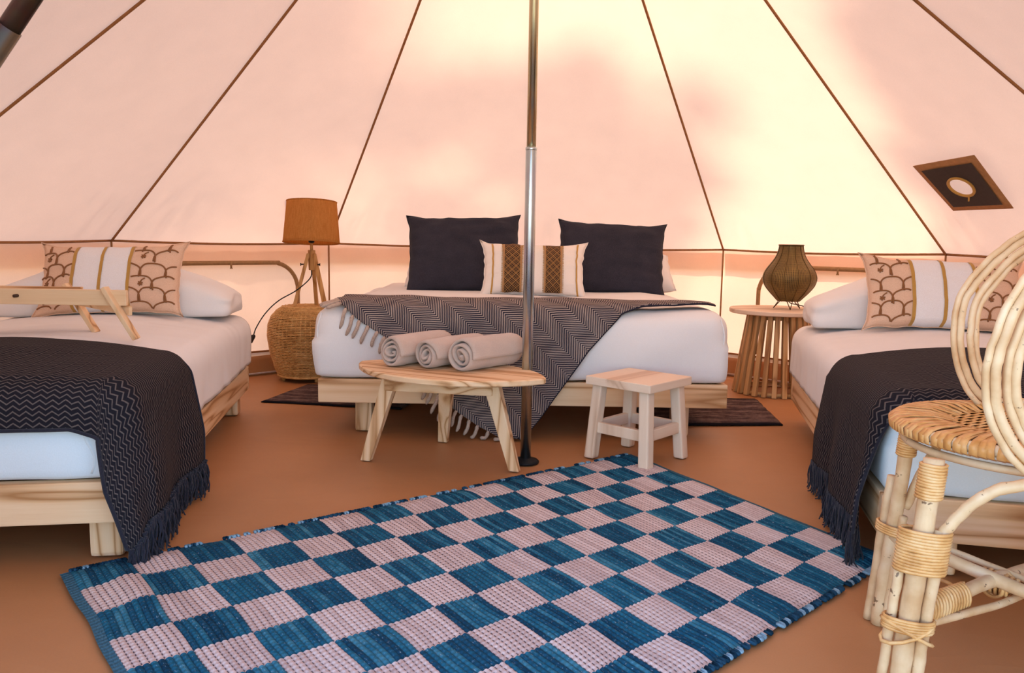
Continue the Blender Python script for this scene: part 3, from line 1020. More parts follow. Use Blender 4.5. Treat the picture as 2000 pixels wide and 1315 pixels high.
# ------------------------------------------------------------------ folding tray on the left bed
def tray():
    t = empty('folding_tray', (-1.30, 2.63, 0.512), tl(1.0), 'pine folding bed tray with slanted legs standing on the left bed', 'tray')
    # local x to the right; tray reaches left out of the picture
    z0, z1 = 0.105, 0.157
    peg = plain('dark_peg', (0.05, 0.02, 0.01), 0.6)
    DEP = 0.13; SH = -0.215          # the far side folds further to the left
    for y, xo in ((0.0, 0.0), (DEP, SH)):
        r = bevel_mesh('long_rail', box(-0.62, 0.020 + xo, y - 0.010, y + 0.010, z0, z1), WX, t, 0.003)
        for px in (-0.335, -0.028 + xo):
            mesh('peg', tube([V((px, y - 0.0285, 0.134)), V((px, y + 0.0285, 0.134))], 0.0055, 12), peg, r)
        yl = y - 0.018 if y == 0 else y + 0.018
        bevel_mesh('leg', beam((-0.046 + xo, yl, 0.166), (0.054 + xo, yl, -0.004), 0.015, 0.036, (0, 1, 0)), WZ, t, 0.003)
        bevel_mesh('leg', beam((-0.53, yl, 0.166), (-0.61, yl, -0.004), 0.015, 0.036, (0, 1, 0)), WZ, t, 0.003)
    bevel_mesh('tray_panel', box(-0.60, -0.20, 0.010, DEP - 0.01, z0 + 0.012, z0 + 0.020), WX, t, 0.0)
    bevel_mesh('stretcher', beam((0.030, 0.0, 0.088), (SH + 0.0, DEP, 0.110), 0.012, 0.032), WX, t, 0.002)
tray()

# ------------------------------------------------------------------ bench and towels
BC = V((-0.240, 2.972, 0)); BA = tl(-25)
BZ = 0.366
bench = empty('bench_table', BC, BA, 'low pine side bench with a leaf-shaped top carrying the towels', 'table')
def leaf(t):
    c_, s_ = math.cos(t), math.sin(t)
    x = 0.400 * c_; y = 0.215 * math.copysign(abs(s_) ** 1.55, s_) + 0.02 * s_
    return x, y
n = 72; vv = []; fc = []
prof = [(0.985, 0.0), (1.0, 0.004), (1.0, 0.018), (0.985, 0.022)]
for s_, z in prof:
    for i in range(n):
        x, y = leaf(2 * PI * i / n); vv.append(V((x * s_, y * s_, BZ - 0.022 + z)))
for j in range(3):
    for i in range(n):
        l = (i + 1) % n; fc.append((j * n + i, j * n + l, (j + 1) * n + l, (j + 1) * n + i))
fc.append(tuple(range(n - 1, -1, -1))); fc.append(tuple(3 * n + i for i in range(n)))
mesh('top', (vv, fc), WX, bench, smooth=False)
def loc2(c, a, x, y):
    d = rot2(-a, x - c.x, y - c.y); return (d.x, d.y)
zt = BZ - 0.022
fLb, fLt = loc2(BC, BA, -0.556, 2.995), loc2(BC, BA, -0.452, 2.985)
fRb, fRt = loc2(BC, BA, 0.018, 2.880), loc2(BC, BA, -0.078, 2.925)
bB, bT = loc2(BC, BA, -0.285, 3.300), loc2(BC, BA, -0.255, 3.145)
for b_, t_ in ((fLb, fLt), (fRb, fRt), (bB, bT)):
    bevel_mesh('leg', leg_hex(b_, t_, 0.040, 0.062, 0.15, 0.0, zt, 0.72), WZ, bench, 0.004)
bevel_mesh('apron', beam((fLt[0] - 0.02, fLt[1] - 0.022, zt - 0.033), (fRt[0] + 0.02, fRt[1] - 0.022, zt - 0.033), 0.022, 0.062), WX, bench, 0.003)
mx, my = (fLt[0] + fRt[0]) / 2, (fLt[1] + fRt[1]) / 2
bevel_mesh('apron', beam((mx, my + 0.005, zt - 0.03), (bT[0], bT[1], zt - 0.03), 0.022, 0.055), WY, bench, 0.003)

def towel(name, p0, p1, r, label, seed, squash=0.9):
    p0, p1 = V(p0), V(p1)
    ax = p1 - p0; L = ax.length; ang = math.atan2(ax.y, ax.x)
    t = empty(name, p0, ang, label, 'towel', 'rolled towels on the bench')
    turns = 3.1; n = 110; th = 0.0125
    r0, r1 = 0.006, r - th / 2
    prof = []
    for i in range(n + 1):
        s = i / n; a = -turns * 2 * PI * (1 - s) + PI * 1.05
        rr = r0 + (r1 - r0) * s ** 0.9
        wob = 1 + 0.05 * math.sin(2 * a + seed) + 0.10 * nz(a * 0.7 + seed, seed) * (1 - s)
        prof.append((rr * math.cos(a) * wob, rr * math.sin(a) * wob * squash, th * (0.90 if s < 0.97 else 0.55)))
    NL = 16; v = []; f = []
    zmin = min(q[1] for q in prof) - th / 2
    for j in range(NL + 1):
        x = L * j / NL
        e = min(j, NL - j) / NL
        rd = 1.0 if e > 0.12 else 0.95 + 0.05 * math.sqrt(max(0, e / 0.12))
        xe = x
        for side in (1, -1):
            for i in range(n + 1):
                a = prof[max(0, i - 1)]; b = prof[min(n, i + 1)]
                tx, tz = b[0] - a[0], b[1] - a[1]
                l = math.hypot(tx, tz) or 1
                nx_, nz_ = -tz / l, tx / l
                hw = prof[i][2] / 2 * (1.0 if 0 < j < NL else 0.62)
                px = prof[i][0] * rd + nx_ * hw * side; pz = prof[i][1] * rd + nz_ * hw * side
                sp = 0.010 * math.sin(i * 0.21 + seed) if j in (0, 1) else 0
                v.append(V((xe + sp * (1 if j == 0 else .5), px, pz - zmin)) + V((0, 0.0016 * nz(x * 30, px * 40, pz * 40), 0.0016 * nz(x * 28 + 5, px * 40, pz * 40))))
    W_ = 2 * (n + 1)
    for j in range(NL):
        for i in range(n):
            f.append((j * W_ + i, j * W_ + i + 1, (j + 1) * W_ + i + 1, (j + 1) * W_ + i))
            k = n + 1
            f.append((j * W_ + k + i + 1, j * W_ + k + i, (j + 1) * W_ + k + i, (j + 1) * W_ + k + i + 1))
        f.append((j * W_ + n, j * W_ + 2 * n + 1, (j + 1) * W_ + 2 * n + 1, (j + 1) * W_ + n))
    for j in (0, NL):
        for i in range(n):
            a, b, c_, d = j * W_ + i, j * W_ + i + 1, j * W_ + n + 1 + i + 1, j * W_ + n + 1 + i
            f.append((a, d, c_, b) if j == 0 else (a, b, c_, d))
    mesh('terry_roll', (v, f), TOWEL, t)
    # hemmed dobby stripe round the roll
    return t
TZ0 = BZ + 0.001
towel('rolled_towel', (-0.462, 2.995, TZ0), (-0.285, 3.270, TZ0), 0.068, 'rolled oatmeal towel at the left end of the bench', 0.4, 1.02)
towel('rolled_towel', (-0.325, 2.955, TZ0), (-0.140, 3.220, TZ0), 0.067, 'rolled oatmeal towel in the middle of the three on the bench', 2.1, 1.0)
towel('rolled_towel', (-0.190, 2.905, TZ0), (0.008, 3.130, TZ0), 0.071, 'rolled oatmeal towel beside the steel pole', 4.4, 0.98)

# ------------------------------------------------------------------ stool
SC = V((0.505, 3.10, 0)); SA = tl(45 + 2.5)
st = empty('stool', SC, SA, 'small square pale wooden stool in front of the bed', 'stool')
bevel_mesh('seat', box(-0.150, 0.150, -0.150, 0.150, 0.297, 0.330), SX, st, 0.004)
for sx in (-1, 1):
    for sy in (-1, 1):
        bevel_mesh('leg', leg_hex((sx * 0.128, sy * 0.128), (sx * 0.108, sy * 0.108), 0.044, 0.044, 0, 0.0, 0.297), SZ, st, 0.007)
for s in (-1, 1):
    bevel_mesh('stretcher', box(-0.105, 0.105, s * 0.120 - 0.011, s * 0.120 + 0.011, 0.105, 0.148), SX, st, 0.003)
    bevel_mesh('stretcher', box(s * 0.120 - 0.011, s * 0.120 + 0.011, -0.105, 0.105, 0.105, 0.148), SZ, st, 0.003)

# ------------------------------------------------------------------ wicker basket and tripod lamp
def wicker_mat():
    k = NT('honey_wicker'); c = k.coord(); n = k.noise(c, 45, 3); m = k.noise(c, 9, 2)
    f = k.math('ADD', k.math('MULTIPLY', n, 0.65), k.math('MULTIPLY', m, 0.35))
    k.base(k.ramp(f, [(0.3, (0.40, 0.19, 0.05)), (0.5, (0.62, 0.34, 0.11)), (0.72, (0.74, 0.46, 0.19))])); k.rough(0.5)
    return k.m
WICK = wicker_mat()
KB = V((-1.235, 4.78, 0))
def basket():
    b = empty('wicker_basket', KB, 0, 'round honey wicker basket stand between the two beds', 'basket')
    keys = [(0.030, 0.178), (0.09, 0.200), (0.18, 0.224), (0.27, 0.236), (0.33, 0.232), (0.38, 0.214), (0.415, 0.186), (0.437, 0.155)]
    def R(z):
        for (a, x), (c, y) in zip(keys, keys[1:]):
            if z <= c:
                t = (z - a) / (c - a); t = t * t * (3 - 2 * t) * 0.4 + t * 0.6
                return x + (y - x) * t
        return keys[-1][1]
    core = mesh('inner_shell', lathe([(R(0.03 + 0.407 * i / 20) - 0.007, 0.03 + 0.407 * i / 20) for i in range(21)], 48), plain('dark_wicker_core', (0.09, 0.04, 0.012), 0.8), b)
    rows = 46; st_ = 52; parts = []
    # length along the profile
    zs = [0.030 + 0.407 * i / 400 for i in range(401)]
    acc = [0.0]
    for i in range(400): acc.append(acc[-1] + math.hypot(zs[i + 1] - zs[i], R(zs[i + 1]) - R(zs[i])))
    j = 0
    for r in range(rows):
        s = acc[-1] * (r + 0.5) / rows
        while acc[j] < s: j += 1
        z = zs[j]; pts = []
        for i in range(104):
            a = 2 * PI * i / 104
            w_ = 0.0034 * math.cos(st_ * a + PI * r)
            pts.append(V(((R(z) + w_) * math.cos(a), (R(z) + w_) * math.sin(a), z + 0.0012 * nz(r, a * 3))))
        parts.append(tube(pts, 0.0043, 5, True))
    wv = mesh('weave', join(parts), WICK, b); wv['kind'] = 'stuff'
    parts = []
    for i in range(st_):
        a = 2 * PI * i / st_ + PI / st_
        parts.append(tube([V(((R(z) - 0.001) * math.cos(a), (R(z) - 0.001) * math.sin(a), z)) for z in [0.03 + 0.407 * q / 16 for q in range(17)]], 0.003, 5))
    sk = mesh('stakes', join(parts), WICK, b); sk['kind'] = 'stuff'
    parts = []
    for r in range(14):
        rad = 0.152 - r * 0.0105
        pts = [V(((rad) * math.cos(2 * PI * i / 72), rad * math.sin(2 * PI * i / 72), 0.440 + 0.0025 * math.cos(26 * 2 * PI * i / 72 + PI * r))) for i in range(72)]
        parts.append(tube(pts, 0.0056, 5, True))
    lid = mesh('lid_weave', join(parts), WICK, b); lid['kind'] = 'stuff'
    mesh('lid', lathe([(0.0005, 0.435), (0.15, 0.435), (0.15, 0.441), (0.0005, 0.441)], 36, False, False), bpy.data.materials['dark_wicker_core'], b)
    mesh('base_ring', tube([V((0.18 * math.cos(2 * PI * i / 60), 0.18 * math.sin(2 * PI * i / 60), 0.030)) for i in range(60)], 0.008, 6, True), WICK, b)
    for i in range(4):
        a = PI / 4 + i * PI / 2 - 0.25
        x, y = 0.155 * math.cos(a), 0.155 * math.sin(a)
        mesh('foot', tube([V((x, y, 0.0)), V((x, y, 0.032))], 0.012, 10), WICK, b)
basket()

def shade_mat():
    k = NT('amber_linen_shade'); c = k.coord()
    k.n.remove(k.b)
    a = k.noise(k.map(c, (1, 1, 5)), 120, 2); b2 = k.noise(k.map(c, (1, 1, 0.12)), 160, 2)
    f = k.math('MULTIPLY', k.math('ADD', a, b2), 0.5)
    col = k.ramp(f, [(0.35, (0.62, 0.30, 0.080)), (0.65, (0.76, 0.41, 0.13))])
    d = k.new('ShaderNodeBsdfDiffuse'); t = k.new('ShaderNodeBsdfTranslucent'); k.l(col, d.inputs[0]); k.l(col, t.inputs[0])
    mx = k.new('ShaderNodeMixShader'); mx.inputs[0].default_value = 0.55
    k.l(d.outputs[0], mx.inputs[1]); k.l(t.outputs[0], mx.inputs[2]); k.l(mx.outputs[0], k.out.inputs[0])
    return k.m
def tripod():
    L = empty('tripod_lamp', (KB.x + 0.036, KB.y - 0.04, 0.4455), 0, 'tripod table lamp with an amber drum shade on the wicker basket', 'lamp')
    hub = 0.305
    feet = [(-0.100, -0.03), (0.088, -0.045), (0.0, 0.105)]
    for x, y in feet:
        dx, dy = -x, -y
        top = V((x * 0.22, y * 0.22, hub + 0.005)); bot = V((x, y, 0.0))
        bevel_mesh('leg', leg_hex((x, y), (x * 0.18, y * 0.18), 0.022, 0.020, math.atan2(y, x), 0.0, hub + 0.01), LZ, L, 0.003)
        p = V((x * 0.36, y * 0.36, hub - 0.055)); d = V((x, y, 0)).normalized()
        mesh('wing_nut', tube([p, p + d * 0.026], 0.004, 8), BLACK, L)
        q = p + d * 0.026
        sd = V((-d.y, d.x, 0))
        mesh('wing_nut', tube([q + V((0, 0, 0.008)), q - V((0, 0, 0.008))], 0.003, 6), BLACK, L)
    bevel_mesh('hub', leg_hex((0, 0), (0, 0), 0.030, 0.036, 0.6, hub - 0.09, hub + 0.03), LZ, L, 0.004)
    mesh('stem', tube([V((0, 0, hub + 0.028)), V((0, 0, hub + 0.075))], 0.009, 14), LZ, L)
    mesh('socket', lathe([(0.012, hub + 0.072), (0.017, hub + 0.076), (0.017, hub + 0.125), (0.013, hub + 0.13)], 20), BLACK, L)
    mesh('bulb', lathe([(0.012, hub + 0.13), (0.016, hub + 0.15), (0.029, hub + 0.185), (0.028, hub + 0.21), (0.016, hub + 0.232), (0.001, hub + 0.237)], 20), plain('frosted_bulb', (0.7, 0.66, 0.6), 0.3), L)
    sh = empty('shade_tilt', (0, 0, hub + 0.075)); bpy.data.objects.remove(sh)
    mt = Matrix.Translation((0, 0, hub + 0.072)) @ Matrix.Rotation(tl(-5), 4, 'X')
    sm = shade_mat()
    shade = mesh('shade', lathe([(0.166, 0.0), (0.1635, 0.02), (0.1465, 0.225), (0.145, 0.245)], 64, False, False), sm, L, mt)
    solid(shade, 0.0015)
    for r, z in ((0.1655, 0.002), (0.1455, 0.243)):
        mesh('rim', tube([V((r * math.cos(2 * PI * i / 60), r * math.sin(2 * PI * i / 60), z)) for i in range(60)], 0.003, 6, True), sm, shade)
    for i in range(3):
        a = 2 * PI * i / 3 + 0.4
        mesh('spider', tube([V((0.015 * math.cos(a), 0.015 * math.sin(a), 0.05)), V((0.158 * math.cos(a), 0.158 * math.sin(a), 0.075))], 0.0018, 5), STEEL, shade)
    a = -PI / 2 + 0.23
    g, uv = grid(2, 12, lambda u, v_: V(((0.1652 - 0.0205 * v_ + 0.001) * math.cos(a + (u - 0.5) * 0.10), (0.1652 - 0.0205 * v_ + 0.001) * math.sin(a + (u - 0.5) * 0.10), 0.002 + 0.241 * v_)))
    mesh('seam_strip', g, sm, shade)
    # cord with inline switch (world points made local)
    wp = [(KB.x + 0.036, KB.y - 0.045, 0.668), (KB.x + 0.034, KB.y - 0.075, 0.615), (KB.x - 0.035, KB.y - 0.12, 0.545), (KB.x - 0.13, KB.y - 0.16, 0.485), (KB.x - 0.195, KB.y - 0.20, 0.415), (KB.x - 0.232, KB.y - 0.26, 0.335), (-1.465, 4.43, 0.275), (-1.475, 4.28, 0.20), (-1.50, 4.16, 0.08), (-1.52, 4.12, 0.006)]
    o = V(L.location)
    pts = spline([V(p) - o for p in wp], 8)
    cord = mesh('cord', tube(pts, 0.0033, 6), BLACK, L)
    p, q = pts[46], pts[51]
    d = (q - p).normalized()
    bevel_mesh('switch', beam(p - d * 0.012, p + d * 0.055, 0.022, 0.017), BLACK, cord, 0.005)
tripod()

# ------------------------------------------------------------------ slatted side table and pot lamp
TC = V((1.545, 4.60, 0))
tb = empty('side_table', TC, 0.05, 'round side table on a flared drum of amber slats', 'table')
mesh('top', lathe([(0.0005, 0.462), (0.268, 0.462), (0.275, 0.466), (0.276, 0.484), (0.272, 0.488), (0.0005, 0.488)], 72, False, False), SX, tb, smooth=False)
ns = 26
for i in range(ns):
    a = 2 * PI * i / ns
    wb = 0.030
    bevel_mesh('slat', leg_hex((0.228 * math.cos(a), 0.228 * math.sin(a)), (0.160 * math.cos(a), 0.160 * math.sin(a)), 0.026, 0.026, a, 0.0, 0.462), TZ, tb, 0.003)
mesh('base_ring', lathe([(0.190, 0.004), (0.214, 0.004), (0.214, 0.022), (0.190, 0.022), (0.190, 0.004)], 48, False, False), TZ, tb)
mesh('core_ring', lathe([(0.128, 0.43), (0.148, 0.43), (0.148, 0.4615), (0.128, 0.4615), (0.128, 0.43)], 48, False, False), TZ, tb)

def mesh_metal():
    k = NT('bronze_wire_mesh'); c = k.coord(); s = k.sep(c)
    ang = k.math('ARCTAN2', s[1], s[0])
    a = k.math('PINGPONG', k.math('MULTIPLY', ang, 30.0), 1.0); b = k.math('PINGPONG', k.math('MULTIPLY', s[2], 330.0), 1.0)
    m = k.math('MULTIPLY', k.smooth(a, 0.25, 0.6), k.smooth(b, 0.25, 0.6))
    n = k.noise(c, 18, 3)
    k.base(k.mix(m, k.ramp(n, [(0.3, (0.17, 0.105, 0.03)), (0.7, (0.27, 0.17, 0.05))]), (0.035, 0.022, 0.008)))
    k.rough(0.5); k.b.inputs['Metallic'].default_value = 0.35
    k.bump(m, -0.5 if False else 0.5, 0.003)
    return k.m
MESHM = mesh_metal()
pl = empty('pot_lamp', (1.592, 4.58, 0.4885), 0, 'bronze wire mesh pot-shaped lamp on little hairpin legs', 'lamp')
prof = [(0.052, 0.046), (0.062, 0.048), (0.082, 0.068), (0.112, 0.100), (0.138, 0.135), (0.149, 0.170), (0.147, 0.196), (0.134, 0.226), (0.112, 0.256), (0.088, 0.290), (0.074, 0.322), (0.067, 0.352), (0.066, 0.366)]
pr = spline([V((r, z, 0)) for r, z in prof], 4)
pr = [(p.x, p.y) for p in pr]
body = mesh('mesh_body', lathe(pr, 64, True, False), MESHM, pl); solid(body, 0.002)
BRZ = plain('dark_bronze_wire', (0.085, 0.05, 0.015), 0.45, 0.6)
mesh('rim', tube([V((0.0675 * math.cos(2 * PI * i / 48), 0.0675 * math.sin(2 * PI * i / 48), 0.367)) for i in range(48)], 0.004, 6, True), BRZ, pl)
for i in range(12):
    a = 2 * PI * i / 12
    mesh('rib_wire', tube([V(((r + 0.001) * math.cos(a), (r + 0.001) * math.sin(a), z)) for r, z in pr[::2]], 0.0018, 5), BRZ, body)
for i in range(3):
    a = 2 * PI * i / 3 + 0.35
    t0 = V((0.052 * math.cos(a - 0.3), 0.052 * math.sin(a - 0.3), 0.048)); t1 = V((0.052 * math.cos(a + 0.3), 0.052 * math.sin(a + 0.3), 0.048))
    bt = V((0.085 * math.cos(a), 0.085 * math.sin(a), 0.003))
    mesh('hairpin_leg', tube(spline([t0, bt.lerp(t0, 0.12), bt, bt.lerp(t1, 0.12), t1], 4), 0.0026, 6), BRZ, pl)
mesh('cord', tube(spline([(0.0, 0.0, 0.045), (0.03, 0.03, 0.03), (0.075, 0.07, 0.022), (0.13, 0.03, 0.010), (0.20, -0.03, 0.006), (0.26, -0.08, -0.02), (0.275, -0.085, -0.2), (0.27, -0.08, -0.42), (0.27, -0.10, -0.478)], 6), 0.003, 6), BLACK, pl)

# ------------------------------------------------------------------ big checked rug
def rug():
    A, B, C, D = V((-1.106, 1.914, 0)), V((0.472, 3.119, 0)), V((1.037, 2.082, 0)), V((-0.279, 0.875, 0))
    NU_, NV_ = 15, 9; RIBS = 9
    SPEC[0] = 0.1
    k = NT('woven_rag_checks'); uvn = k.coord('UV'); s = k.sep(uvn)
    par = k.math('MODULO', k.math('ADD', k.math('FLOOR', k.math('ADD', s[0], 100)), k.math('FLOOR', k.math('ADD', s[1], 100))), 2.0)
    head = k.math('MAXIMUM', k.math('LESS_THAN', s[0], 0.0), k.math('GREATER_THAN', s[0], float(NU_)))
    rib = k.math('MULTIPLY', s[0], float(RIBS))
    rf = k.math('FRACT', k.math('ADD', rib, 900.0))
    rib_id = k.math('FLOOR', rib)
    gap = k.smooth(k.math('ABSOLUTE', k.math('SUBTRACT', rf, 0.5)), 0.34, 0.47)
    # per-rib colour streaks
    wn_ = k.new('ShaderNodeTexWhiteNoise', noise_dimensions='2D')
    k.l(k.comb(rib_id, k.math('FLOOR', s[1])), wn_.inputs['Vector'])
    streak = k.noise(k.map(k.comb(rib_id, s[1]), (0.83, 1.4, 1)), 1.9, 3, 0.6)
    fleck = k.noise(k.map(uvn, (26, 7, 1)), 1.6, 4, 0.7)
    bl = k.math('ADD', k.math('MULTIPLY', wn_.outputs['Value'], 0.45), k.math('MULTIPLY', streak, 0.55))
    blue = k.ramp(bl, [(0.18, (0.004, 0.034, 0.072)), (0.42, (0.008, 0.072, 0.140)), (0.62, (0.014, 0.120, 0.205)), (0.85, (0.065, 0.245, 0.345))])
    blue = k.mix(k.math('MULTIPLY', k.smooth(fleck, 0.58, 0.72), 0.8), blue, (0.38, 0.50, 0.58))
    warp = k.math('PINGPONG', k.math('MULTIPLY', s[1], 20.0), 1.0)
    blue = k.mix(k.math('MULTIPLY', gap, 0.45), blue, (0.006, 0.022, 0.04))
    pink = k.ramp(k.math('ADD', k.math('MULTIPLY', bl, 0.5), k.math('MULTIPLY', fleck, 0.5)), [(0.25, (0.40, 0.30, 0.285)), (0.5, (0.58, 0.465, 0.445)), (0.75, (0.72, 0.63, 0.62))])
    dash = k.math('MULTIPLY', gap, k.smooth(warp, 0.28, 0.55))
    pink = k.mix(k.math('MULTIPLY', dash, 0.9), pink, (0.05, 0.035, 0.05))
    spk = k.smooth(k.noise(k.map(uvn, (30, 30, 1)), 1.0, 3), 0.66, 0.74)
    pink = k.mix(k.math('MULTIPLY', spk, 0.6), pink, (0.10, 0.08, 0.12))
    col = k.mix(par, blue, pink)
    hb = k.ramp(fleck, [(0.3, (0.02, 0.075, 0.12)), (0.7, (0.07, 0.17, 0.24))])
    k.base(k.mix(head, col, hb)); k.rough(0.95)
    k.bump(k.math('ADD', warp, fleck), 0.45, 0.004)
    MATR = k.m
    nu = NU_ * RIBS * 5 + 12; nv = 72
    hd = 0.16
    uvs = []
    def fn(a, b):
        u = -hd + (NU_ + 2 * hd) * a; v_ = NV_ * b
        t = u / NU_; q = b
        # slight unevenness of the hand-woven cells and edges
        t2 = t + 0.004 * nz(u * 0.7, v_ * 0.7); q2 = q + 0.006 * nz(u * 0.8 + 9, v_ * 0.6)
        q2 += (0.006 * nz(u * 1.6, 30) if b in (0.0, 1.0) else 0)
        p = A.lerp(B, t2).lerp(D.lerp(C, t2), q2)
        rb = abs(math.sin(PI * u * RIBS)) if 0 <= u <= NU_ else 0.35
        ed = min(1.0, min(b, 1 - b) * 30, min(a, 1 - a) * 60)
        z = 0.003 + (0.0045 + 0.0045 * rb ** 0.6 + 0.003 * nz(u * 1.3, v_ * 1.3, 3)) * max(0.25, ed)
        # a soft ripple near the left corner
        z += 0.014 * math.exp(-((u - 0.75) / 0.28) ** 2) * math.exp(-((v_ - 1.3) / 1.1) ** 2)
        uvs.append((u, v_))
        return V((p.x, p.y, z))
    g, _ = grid(nu, nv, fn)
    cen = (A + B + C + D) / 4
    g = ([p - cen for p in g[0]], g[1])
    r = empty('woven_rug', cen, 0, 'large blue and pink checked woven rag rug on the tent floor', 'rug')
    mesh('woven_field', g, MATR, r, uv=uvs)
    # yarn loops turning at the two selvedges
    lm = [plain('pale_blue_yarn', (0.20, 0.33, 0.42), 0.9, 0, 0.5, 60, 0.35), plain('deep_blue_yarn', (0.015, 0.06, 0.11), 0.9, 0, 0.5, 60, 0.35)]
    for mi in (0, 1):
        parts = []
        for side in (0, 1):
            for i in range(NU_ * RIBS):
                if (hash((i // (1 + mi), side)) + i * 7 // 3) % 2 != mi: continue
                u = (i + 0.5) / RIBS / NU_
                E0, E1 = (D, C) if side else (A, B)
                p = E0.lerp(E1, u) - cen
                out = (D - A).normalized() * (1 if side else -1)
                al = (E1 - E0).normalized() * 0.0055
                L_ = 0.008 + 0.005 * abs(nz(i * 1.7, side))
                zz = V((0, 0, 0.007))
                parts.append(tube(spline([p - al - out * 0.006 + zz, p - al * 0.9 + out * L_ * 0.6 + zz, p + out * L_ + zz * 0.7, p + al * 0.9 + out * L_ * 0.6 + zz, p + al - out * 0.006 + zz], 2), 0.0042, 5))
        o = mesh('edge_loops', join(parts), lm[mi], r); o['kind'] = 'stuff'
rug()

# bedside mats
def mat_mat():
    k = NT('brown_striped_rag'); uv = k.coord('UV'); s = k.sep(uv)
    rowid = k.math('FLOOR', k.math('MULTIPLY', s[1], 26.0))
    n = k.noise(k.map(k.comb(s[0], rowid), (5, 0.9, 1)), 1.3, 4, 0.7)
    b = k.noise(k.comb(k.math('MULTIPLY', rowid, 0.21), 0.0), 2.4, 2)
    f = k.math('ADD', k.math('MULTIPLY', n, 0.55), k.math('MULTIPLY', b, 0.45))
    c = k.ramp(f, [(0.32, (0.022, 0.014, 0.016)), (0.46, (0.085, 0.05, 0.045)), (0.56, (0.17, 0.105, 0.085)), (0.68, (0.24, 0.16, 0.14))])
    e = k.math('MAXIMUM', k.math('LESS_THAN', s[1], 0.045), k.math('GREATER_THAN', s[1], 0.955))
    k.base(k.mix(e, c, (0.012, 0.009, 0.011))); k.rough(0.95); k.bump(n, 0.6, 0.006)
    return k.m
MATM = mat_mat()
def bedside_mat(P0, P1, P2, P3, label, seed):
    P = [V((*p, 0)) for p in (P0, P1, P2, P3)]
    cen = sum(P, V()) / 4
    def fn(a, b):
        p = P[0].lerp(P[1], a).lerp(P[3].lerp(P[2], a), b)
        rb = abs(math.sin(PI * b * 26))
        return V((p.x, p.y, 0.004 + 0.007 * rb ** 0.5 * (1 if 0 < b < 1 and 0 < a < 1 else 0) + 0.002 * nz(a * 6 + seed, b * 6))) - cen + V((0.008 * nz(b * 8 + seed, 3) if a in (0, 1) else 0, 0, 0))
    g, uv = grid(50, 130, fn)
    o = mesh('bedside_mat', g, MATM, None, uv=uv); o.location = cen
    solid(o, 0.005, -1)
    tag(o, label, 'rug', 'brown rag mats beside the middle bed')
bedside_mat((-1.298, 4.045), (-0.55, 3.915), (-0.46, 4.46), (-1.190, 4.535), 'brown striped rag mat in front of the wicker basket', 1)
bedside_mat((0.62, 3.655), (1.298, 3.705), (1.36, 4.32), (0.66, 4.32), 'brown striped rag mat in front of the slatted side table', 6)

# ------------------------------------------------------------------ rattan chair
SPEC[0] = 0.4
def cane_mat():
    k = NT('peeled_rattan_cane'); c = k.coord()
    n = k.noise(c, 16, 4); m = k.noise(c, 46, 3, 0.7)
    col = k.ramp(n, [(0.3, (0.58, 0.34, 0.16)), (0.55, (0.74, 0.51, 0.29)), (0.75, (0.80, 0.61, 0.40))])
    sp = k.smooth(m, 0.65, 0.70)
    k.base(k.mix(k.math('MULTIPLY', sp, 0.85), col, (0.13, 0.055, 0.022))); k.rough(0.42)
    k.bump(m, 0.25, 0.003)
    return k.m
CANE = cane_mat()
def bind_mat():
    k = NT('amber_cane_binding'); c = k.coord(); n = k.noise(c, 30, 4)
    k.base(k.ramp(n, [(0.3, (0.52, 0.24, 0.07)), (0.5, (0.72, 0.39, 0.14)), (0.72, (0.80, 0.52, 0.25))])); k.rough(0.38)
    return k.m
BIND = bind_mat()
def seatw_mat():
    k = NT('orange_woven_seat_cane'); c = k.coord(); n = k.noise(c, 34, 4); m = k.noise(c, 130, 3, 0.7)
    col = k.ramp(n, [(0.3, (0.55, 0.24, 0.06)), (0.5, (0.70, 0.35, 0.11)), (0.72, (0.76, 0.44, 0.18))])
    k.base(k.mix(k.math('MULTIPLY', k.smooth(m, 0.70, 0.76), 0.9), col, (0.09, 0.035, 0.012))); k.rough(0.38)
    return k.m
SEATW = seatw_mat()
